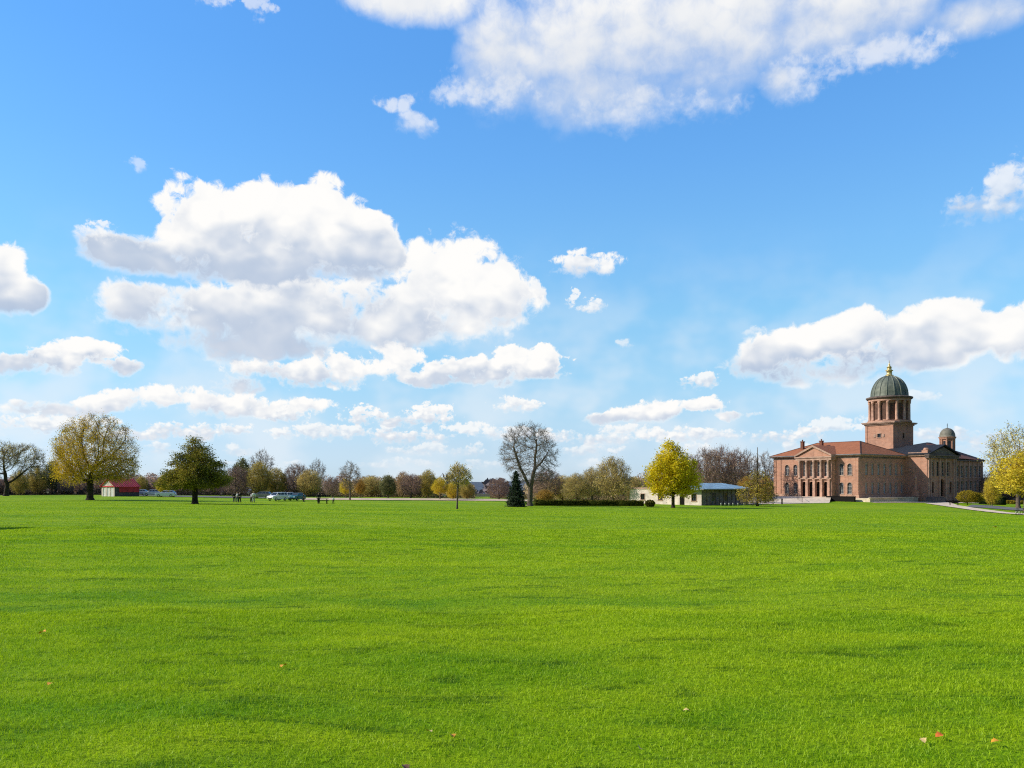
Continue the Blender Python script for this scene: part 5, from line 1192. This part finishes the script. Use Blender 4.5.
def make_car(name, label, cat, px, d, rz, kind, paint, group='vehicles parked across the lawn', lift=0.12):
    x = at(px, d); root = thing(name, label, cat, (x, d, gz(x, d)+lift), rz, group)
    bp_, gp = PROFILE[kind]; W_ = 0.86 if kind != 'van' else 0.95
    def loft(prof, ws, mb):
        n = len(prof); secs = [(-ws[0], .94), (-ws[1], 1.0), (ws[1], 1.0), (ws[0], .94)]
        cx_ = sum(p[0] for p in prof)/n; V = []
        for y, k in secs: V += [(cx_+(px_-cx_)*(.985 if k < 1 else 1), y, z) for px_, z in prof]
        fs = [tuple(range(n))[::-1], tuple(range(3*n, 4*n))]
        for s in range(3): fs += [(s*n+i, s*n+(i+1) % n, (s+1)*n+(i+1) % n, (s+1)*n+i) for i in range(n)]
        mb.add(V, fs)
    b = MB(); loft(bp_, (W_, W_-.10), b); body = b.build('body', paint, root)
    bv = body.modifiers.new('edges', 'BEVEL'); bv.width = .06; bv.segments = 2; bv.limit_method = 'ANGLE'
    # cabin: tapered greenhouse with glass panels let in
    (x0, za), (x1, zb), (x2, zc), (x3, zd) = gp; t0, t1 = W_-.07, W_-.22
    c = MB(); V = [(x0,-t0,za),(x1,-t1,zb),(x2,-t1,zc),(x3,-t0,zd),(x0,t0,za),(x1,t1,zb),(x2,t1,zc),(x3,t0,zd)]
    c.add(V, [(0,1,2,3),(7,6,5,4),(0,4,5,1),(1,5,6,2),(2,6,7,3)]); cab = c.build('cabin', paint, root)
    bv = cab.modifiers.new('edges', 'BEVEL'); bv.width = .05; bv.segments = 2
    def inset(quad_, k, off):
        q_ = [Vector(p) for p in quad_]; ce = sum(q_, Vector())/4; n_ = (q_[1]-q_[0]).cross(q_[3]-q_[0]).normalized()
        if n_.dot(ce-Vector((0, 0, (za+zb)/2))) < 0: n_ = -n_
        return [ce+(p-ce)*k+n_*off for p in q_]
    for nm, ix in (('windscreen', (0,4,5,1)), ('rear_window', (3,7,6,2))): MB().add(inset([V[i] for i in ix], .86, .012), [(0,1,2,3)]).build(nm, M['car_glass'], root)
    for s in (0, 4):
        a, b_, c_, d_ = [Vector(V[s+i]) for i in range(4)]
        cuts = [0.02, .36, .40, .70, .74, .98] if kind != 'van' else [.03, .27]
        for i in range(0, len(cuts), 2):
            q_ = [a.lerp(d_, cuts[i]), a.lerp(d_, cuts[i+1]), b_.lerp(c_, cuts[i+1]), b_.lerp(c_, cuts[i])]
            q_ = [q_[0].lerp(q_[3], .14), q_[1].lerp(q_[2], .14), q_[1].lerp(q_[2], .86), q_[0].lerp(q_[3], .86)]
            MB().add(inset(q_, .97, .012), [(0,1,2,3)]).build('side_window', M['car_glass'], root)
    L0, L1 = bp_[1][0], bp_[6][0]
    for s in (-1, 1):
        MB().box(L0+.0, L0+.10, s*(W_-.28)-.17, s*(W_-.28)+.17, .64, .82).build('headlight', M['lamp'], root)
        MB().box(L1-.12, L1+.012, s*(W_-.2)-.12, s*(W_-.2)+.12, .68, .9).build('tail_light', M['tail'], root)
        MB().box(gp[0][0]+.25, gp[0][0]+.42, s*(W_+.1)-.09, s*(W_+.1)+.09, gp[0][1]+.02, gp[0][1]+.16).build('mirror', paint, root)
        for wx in (L0+.82, L1-.85):
            wh = MB(); prof = [(.20, -.1), (.31, -.1), (.33, -.06), (.33, .06), (.31, .1), (.20, .1)]
            n = 18; V2, f2 = [], []
            for r, w_ in prof: V2 += [(wx+r*math.cos(2*math.pi*k/n), s*(W_-.08)+w_, .33+r*math.sin(2*math.pi*k/n)) for k in range(n)]
            for i in range(len(prof)-1): f2 += [(i*n+k, i*n+(k+1) % n, (i+1)*n+(k+1) % n, (i+1)*n+k) for k in range(n)]
            wh.add(V2, f2); wo = wh.build('wheel', M['rubber'], root, True)
            rm = MB(); rm.tube((wx, s*(W_-.08)-.07, .33), (wx, s*(W_-.08)+.085, .33), .21, n=14); rm.build('rim', M['rim'], wo)
    MB().box(L0-.02, L0+.06, -.5, .5, .42, .58).build('grille', M['iron'], root)
    return root
make_car('estate_car', 'pale silver-blue estate car side on between the red shed and the cedar', 'car', 166, 186, R(4), 'estate', car_paint('pale_blue_paint', (0.62, 0.70, 0.78)))
make_car('parked_car', 'small white car just left of the silver-blue estate car', 'car', 151.5, 205, R(20), 'hatch', car_paint('white_paint_car', (0.75, 0.75, 0.75)))
make_car('parked_car', 'blue-grey car against the right end of the red shed', 'car', 140.5, 208, R(2), 'hatch', car_paint('blue_grey_paint', (0.36, 0.41, 0.49)))
make_car('parked_car', 'grey car half hidden by the person in a white shirt', 'car', 262, 182, R(-3), 'estate', car_paint('grey_paint', (0.20, 0.20, 0.21)))
make_car('parked_car', 'white car facing the lawn left of the silver and teal cars', 'car', 277.5, 158, R(62), 'van_low', car_paint('white_paint_gloss', (0.82, 0.82, 0.82)))
make_car('parked_car', 'pale silver car between the white car and the teal car', 'car', 287, 166, R(55), 'hatch', car_paint('pale_silver', (0.78, 0.80, 0.82)))
make_car('parked_car', 'teal green car seen nearly end on beside the silver one', 'car', 297, 162, R(72), 'hatch', car_paint('teal_paint', (0.03, 0.16, 0.19)))

# ------------------------------------------------------------------ people
M['skin'] = principled('skin', (0.52, 0.32, 0.23), 0.6)
CL = {n: principled(n, c, 0.9, var=0.2, scale=8) for n, c in (('black_cloth', (.018,.018,.02)), ('navy_cloth', (.03,.04,.07)), ('white_cloth', (.78,.78,.76)), ('grey_cloth', (.30,.32,.36)), ('denim', (.08,.12,.20)), ('dark_hair', (.03,.02,.015)), ('fair_hair', (.30,.20,.10)))}
def skin_obj(name, pts, edges, mat, parent, sub=1, root_i=0):
    me = bpy.data.meshes.new(name); me.from_pydata([p[:3] for p in pts], edges, []); me.materials.append(mat)
    o = bpy.data.objects.new(name, me); col.objects.link(o); o.parent = parent
    md = o.modifiers.new('skin', 'SKIN'); md.use_smooth_shade = True
    if not me.skin_vertices: me.skin_vertices.new()
    for i, p in enumerate(pts):
        me.skin_vertices[0].data[i].radius = (p[3], p[4] if len(p) > 4 else p[3]); me.skin_vertices[0].data[i].use_root = (i == root_i)
    sb = o.modifiers.new('smooth', 'SUBSURF'); sb.levels = sub; sb.render_levels = sub
    return o
def person(label, px, d, rz, h=1.75, top='black_cloth', leg='navy_cloth', hair='dark_hair', stride=0.10, arms=(0.1, -0.1), group=None, name='person'):
    x = at(px, d); root = thing(name, label, 'person', (x, d, gz(x, d)), rz, group); k = h/1.75*1.06; root.scale = (k*1.12, k*1.12, k)
    P = [(0,0,.95,.13,.10)]; E_ = []
    def chain(start, pts):
        p = start
        for q in pts: P.append(q); E_.append((p, len(P)-1)); p = len(P)-1
        return p
    ch = chain(0, [(0,0,1.12,.125,.095), (0,0,1.30,.15,.105), (0,0,1.42,.12,.09)])
    nk = chain(ch, [(0,-.01,1.50,.055,.055), (0,-.02,1.57,.075,.08), (0,-.03,1.66,.085,.10), (0,-.02,1.73,.06,.07)])
    chain(nk-1, [(0,-.125,1.645,.018,.02)])                    # nose
    for s, sw_ in ((-1, stride), (1, -stride)):
        chain(0, [(s*.09,0,.86,.095,.095), (s*.10,-sw_*.6,.50,.062,.062), (s*.10,sw_*.2-sw_*.9,.27,.055,.055), (s*.10,-sw_,.08,.042,.042), (s*.105,-sw_-.08,.04,.042,.035), (s*.11,-sw_-.17,.03,.035,.025)])
    for s, a in ((-1, arms[0]), (1, arms[1])):
        hd = chain(ch-1, [(s*.19,0,1.40,.06,.06), (s*.23,-a*.5,1.13,.045,.045), (s*.24,-a-.03,.90,.034,.034), (s*.24,-a-.05,.83,.038,.022)])
        for f in range(4): chain(hd, [(s*.24+.002*s,-a-.05+(f-1.5)*.019,.775,.0085), (s*.233,-a-.055+(f-1.5)*.018,.735-(.01 if f in (0, 3) else 0),.007)])
        chain(hd, [(s*.225,-a-.09,.80,.009), (s*.215,-a-.105,.772,.007)])
    skin_obj('body', P, E_, M['skin'], root)
    J = [(0,0,.93,.155,.125), (0,0,1.12,.15,.12), (0,0,1.30,.175,.13), (0,0,1.43,.135,.105), (0,-.005,1.475,.07,.065)]; JE = [(0,1),(1,2),(2,3),(3,4)]
    for s, a in ((-1, arms[0]), (1, arms[1])):
        b0 = len(J); J += [(s*.19,0,1.405,.078,.078), (s*.23,-a*.5,1.13,.062,.062), (s*.24,-a-.02,.90,.05,.05)]; JE += [(2, b0), (b0, b0+1), (b0+1, b0+2)]
    skin_obj('jacket', J, JE, CL[top], root)
    T_ = [(0,0,.97,.14,.115)]; TE = []
    for s, sw_ in ((-1, stride), (1, -stride)):
        b0 = len(T_); T_ += [(s*.09,0,.86,.112,.112), (s*.10,-sw_*.6,.50,.08,.08), (s*.10,-sw_*.95,.10,.07,.07)]; TE += [(0, b0), (b0, b0+1), (b0+1, b0+2)]
    skin_obj('trousers', T_, TE, CL[leg], root)
    hr = MB(); hr.lathe([(.095, 1.64), (.108, 1.70), (.095, 1.76), (.05, 1.795), (.01, 1.80)], 12, 0, .005); hr.build('hair', CL[hair], root, True)
    for s in (-1, 1):
        MB().lathe([(.002, 1.662), (.014, 1.668), (.014, 1.676), (.002, 1.682)], 6, s*.035, -.118).build('eye', CL['black_cloth'], root)
        b = MB(); b.box(s*.105-.014, s*.105+.014, -.06, .0, .0+.0, .055); 
        sh = MB(); sh.box(s*.10-.05, s*.10+.05, -(stride if s < 0 else -stride)-.19, -(stride if s < 0 else -stride)+.07, .0, .085); o = sh.build('shoe', CL['black_cloth'], root); o.modifiers.new('round', 'BEVEL').width = .03
    return root
G = 'people standing on the lawn'
person('person in dark clothes standing at the left of the group of three', 234.3, 146, R(200), 1.75, 'black_cloth', 'navy_cloth', group=G)
person('person in a pale top standing in the middle of the group of three', 237.1, 147.5, R(170), 1.66, 'white_cloth', 'denim', 'fair_hair', group=G)
person('person in a black coat standing at the right of the group of three', 239.6, 146, R(150), 1.78, 'black_cloth', 'black_cloth', group=G)
person('person in a white shirt standing in front of the grey car', 253.6, 146, R(185), 1.82, 'white_cloth', 'grey_cloth', 'fair_hair', group=G)
person('person in dark trousers close behind the one in the white shirt', 251.1, 148, R(120), 1.55, 'grey_cloth', 'black_cloth', group=G)
person('person in dark clothes beside the teal car', 303.6, 156, R(100), 1.5, 'black_cloth', 'black_cloth', group=G)
person('person in dark clothes standing at the left end of the picnic table', 318.6, 143.2, R(190), 1.8, 'black_cloth', 'black_cloth', group=G)
person('child in black with a pale top standing right of the picnic table', 333.3, 143, R(170), 1.15, 'white_cloth', 'black_cloth', 'fair_hair', group=G)
x = at(322.6, 142); pt = thing('picnic_table', 'dark picnic table on the lawn right of the teal car', 'table', (x, 142, gz(x, 142)), R(8)); pt.scale = (1.1, 1.1, 1.15)
for k in range(4): MB().box(-.9, .9, -.36+.185*k, -.36+.185*k+.165, .73, .78).build('plank', M['dark'], pt)
for s in (-1, 1):
    MB().box(-.9, .9, s*.74-.13, s*.74+.13, .43, .48).build('bench', M['dark'], pt)
    m = MB(); m.tube((s*.65, -.75, 0), (s*.65, -.2, .725), .05, n=6).tube((s*.65, .75, 0), (s*.65, .2, .725), .05, n=6).tube((s*.65, -.78, .40), (s*.65, .78, .40), .045, n=6); m.build('leg', M['dark'], pt)

# ------------------------------------------------------------------ street furniture by the path
def bicycle(label, px, d, rz):
    x = at(px, d); root = thing('bicycle', label, 'bicycle', (x, d, gz(x, d)+.14), rz, 'bicycles parked by the curved path')
    for wx in (-.53, .53):
        m = MB(); n, k = 24, 6; V, f = [], []
        for i in range(n):
            for j in range(k):
                a, b = 2*math.pi*i/n, 2*math.pi*j/k; r = .33+.022*math.cos(b); V.append((wx+r*math.cos(a), .022*math.sin(b), .35+r*math.sin(a)))
        for i in range(n):
            for j in range(k): f.append((i*k+j, ((i+1) % n)*k+j, ((i+1) % n)*k+(j+1) % k, i*k+(j+1) % k))
        w_ = m.add(V, f).build('wheel', M['rubber'], root, True)
        sp_ = MB().tube((wx, -.05, .35), (wx, .05, .35), .03, n=8)
        for i in range(12): a = math.pi*i/6; sp_.tube((wx, 0, .35), (wx+.31*math.cos(a), 0, .35+.31*math.sin(a)), .004, n=3)
        sp_.build('spokes', M['rim'], w_)
    fr = MB(); S_, B_, H_, Re, Fr = (-.16,0,.80), (-.05,0,.32), (.36,0,.86), (-.53,0,.35), (.53,0,.35)
    for p, q in ((S_, B_), (S_, H_), (B_, (.40,0,.72)), (H_, (.40,0,.72)), (Re, B_), (Re, S_), ((.40,0,.72), Fr), (H_, (.34,0,1.0)), (S_, (-.18,0,.93))): fr.tube(p, q, .022, n=8)
    fr.build('frame', M['iron'], root)
    MB().box(-.32, -.05, -.07, .07, .93, .99).build('saddle', M['rubber'], root).modifiers.new('r', 'BEVEL').width = .03
    MB().tube((.34, -.28, 1.02), (.34, .28, 1.02), .016, n=8).tube((.34, -.28, 1.02), (.26, -.29, 1.0), .02, n=8).tube((.34, .28, 1.02), (.26, .29, 1.0), .02, n=8).build('handlebar', M['iron'], root)
    MB().tube((-.05, -.1, .32), (-.05, .1, .32), .05, n=10).tube((-.05, .1, .32), (.05, .12, .18), .014, n=6).box(.02, .1, .11, .2, .16, .19).tube((-.05, -.1, .32), (-.15, -.12, .46), .014, n=6).box(-.19, -.11, -.2, -.11, .45, .48).build('crank', M['rim'], root)
bicycle('black bicycle standing at the path edge under the golden tree', 1017.5, 133, R(35))
bicycle('second black bicycle cut by the right picture edge', 1024, 132, R(20))
for i, (px, d) in enumerate(((721, 164), (725, 164), (729, 164.5), (733, 165), (738, 165.5), (744, 166))):
    x = at(px, d)
    m = MB().lathe([(.10, -.1), (.10, .75), (.13, .78), (.13, .84), (.09, .95), (.02, 1.0)], 10)
    o = m.build('bollard', M['white'], smooth=True); o.location = (x, d, gz(x, d))
    o.scale = (.8, .8, .6); tag(o, 'small white bollard in the row between the garden building and the forecourt', 'bollard', 'white bollards before the garden building')
x = at(782, 178); o = MB().lathe([(.16, -.3), (.16, .95), (.20, 1.0), (.20, 1.1), (.05, 1.25)], 10).build('bollard', M['iron'], smooth=True); o.location = (x, 178, gz(x, 178)+.05); tag(o, 'dark iron bollard alone on the forecourt edge', 'bollard')
hx, hy = at(802.5, 194), 194; hx2, hy2 = at(797.5, 206), 206; za_, zb_ = gz(hx, hy)+.25, BZ-.25
hr_ = thing('handrail', 'sloping dark handrail on the forecourt ramp before the portico', 'handrail', (hx, hy, za_))
dx_, dy_ = hx2-hx, hy2-hy
MB().tube((0, 0, 1.0), (dx_, dy_, zb_-za_+1.0), .05, n=8).build('rail', M['iron'], hr_)
for k in range(5): u = k/4; MB().tube((dx_*u, dy_*u, (zb_-za_)*u-.4), (dx_*u, dy_*u, (zb_-za_)*u+1.0), .035, n=6).build('post', M['iron'], hr_)
x = at(954, 186); bn = thing('bench', 'low dark bench beside the path left of the round bush', 'bench', (x, 186, gz(x, 186)+.1), R(-15))
for k in range(3): MB().box(-1.0, 1.0, -.22+k*.15, -.22+k*.15+.13, .44, .48).build('slat', M['dark'], bn)
MB().box(-1.0, 1.0, .26, .30, .58, .9).build('backrest', M['dark'], bn)
for s in (-1, 1): MB().box(s*.8-.04, s*.8+.04, -.2, .25, 0, .435).box(s*.8-.04, s*.8+.04, .255, .30, 0, .575).build('leg', M['iron'], bn)

# ------------------------------------------------------------------ fallen leaves on the grass
LM = {n: principled(n, c, 0.7, var=0.3, scale=30) for n, c in (('orange_leaf', (.75,.34,.03)), ('red_leaf', (.70,.17,.03)), ('straw_leaf', (.72,.52,.20)), ('brown_leaf', (.22,.12,.06)))}
def fallen(px, py, mat, size, label):
    d = 6.0
    for _ in range(30): d = (EYE-gz(at(px, d), d)-.05)*F/(py-HY)
    x = at(px, d); r = random.Random(int(px*7+py)); m = MB()
    N_ = 9; half = []
    for i in range(N_+1):
        u = i/N_; w_ = .42*math.sin(math.pi*u**.8)*(1+.25*math.sin(u*19)); half.append((u, w_))
    V = [(u-.5, 0, .10*math.sin(math.pi*u)) for u, _ in half]+[(u-.5, w_, .10*math.sin(math.pi*u)+w_*.55) for u, w_ in half]+[(u-.5, -w_, .10*math.sin(math.pi*u)+w_*.3) for u, w_ in half]
    n = N_+1; f = [(i, i+1, n+i+1, n+i) for i in range(N_)]+[(i+1, i, 2*n+i, 2*n+i+1) for i in range(N_)]
    m.add([(a*size, b*size, c*size) for a, b, c in V], f); m.tube((-.5*size, 0, 0), (-.85*size, .05*size, .05*size), .012*size, n=4)
    o = m.build('fallen_leaf', LM[mat], smooth=True); o.location = (x, d, gz(x, d)+.032); o.rotation_euler = (r.uniform(-.5, .5), r.uniform(-.4, .4), r.uniform(0, 6))
    tag(o, label, 'leaf', 'leaves fallen on the lawn')
fallen(640, 746, 'straw_leaf', .055, 'pale straw coloured fallen leaf low in the middle of the near lawn')
fallen(939, 733, 'red_leaf', .058, 'bright red-orange fallen leaf in the lower right of the lawn')
fallen(923, 738, 'straw_leaf', .05, 'pale fallen leaf just left of the red-orange one')
fallen(995, 739, 'orange_leaf', .055, 'dull orange fallen leaf near the lower right corner')
fallen(686, 708, 'straw_leaf', .045, 'small pale leaf above and right of the straw coloured one')
fallen(405, 765, 'brown_leaf', .06, 'brown fallen leaf at the bottom edge of the picture')
fallen(284, 664, 'orange_leaf', .075, 'single orange fallen leaf left of centre in the middle lawn')
fallen(429, 729, 'straw_leaf', .055, 'pale fallen leaf left of the orange one in the lower middle lawn')
fallen(452, 733, 'orange_leaf', .06, 'orange fallen leaf right of the pale one in the lower middle lawn')
fallen(50, 682, 'orange_leaf', .065, 'orange fallen leaf near the left edge of the lawn')
fallen(43, 631, 'orange_leaf', .09, 'distant orange fallen leaf near the left edge, above the other')
fallen(995, 527, 'orange_leaf', .20, 'bright orange leaf clump far out on the right of the lawn')
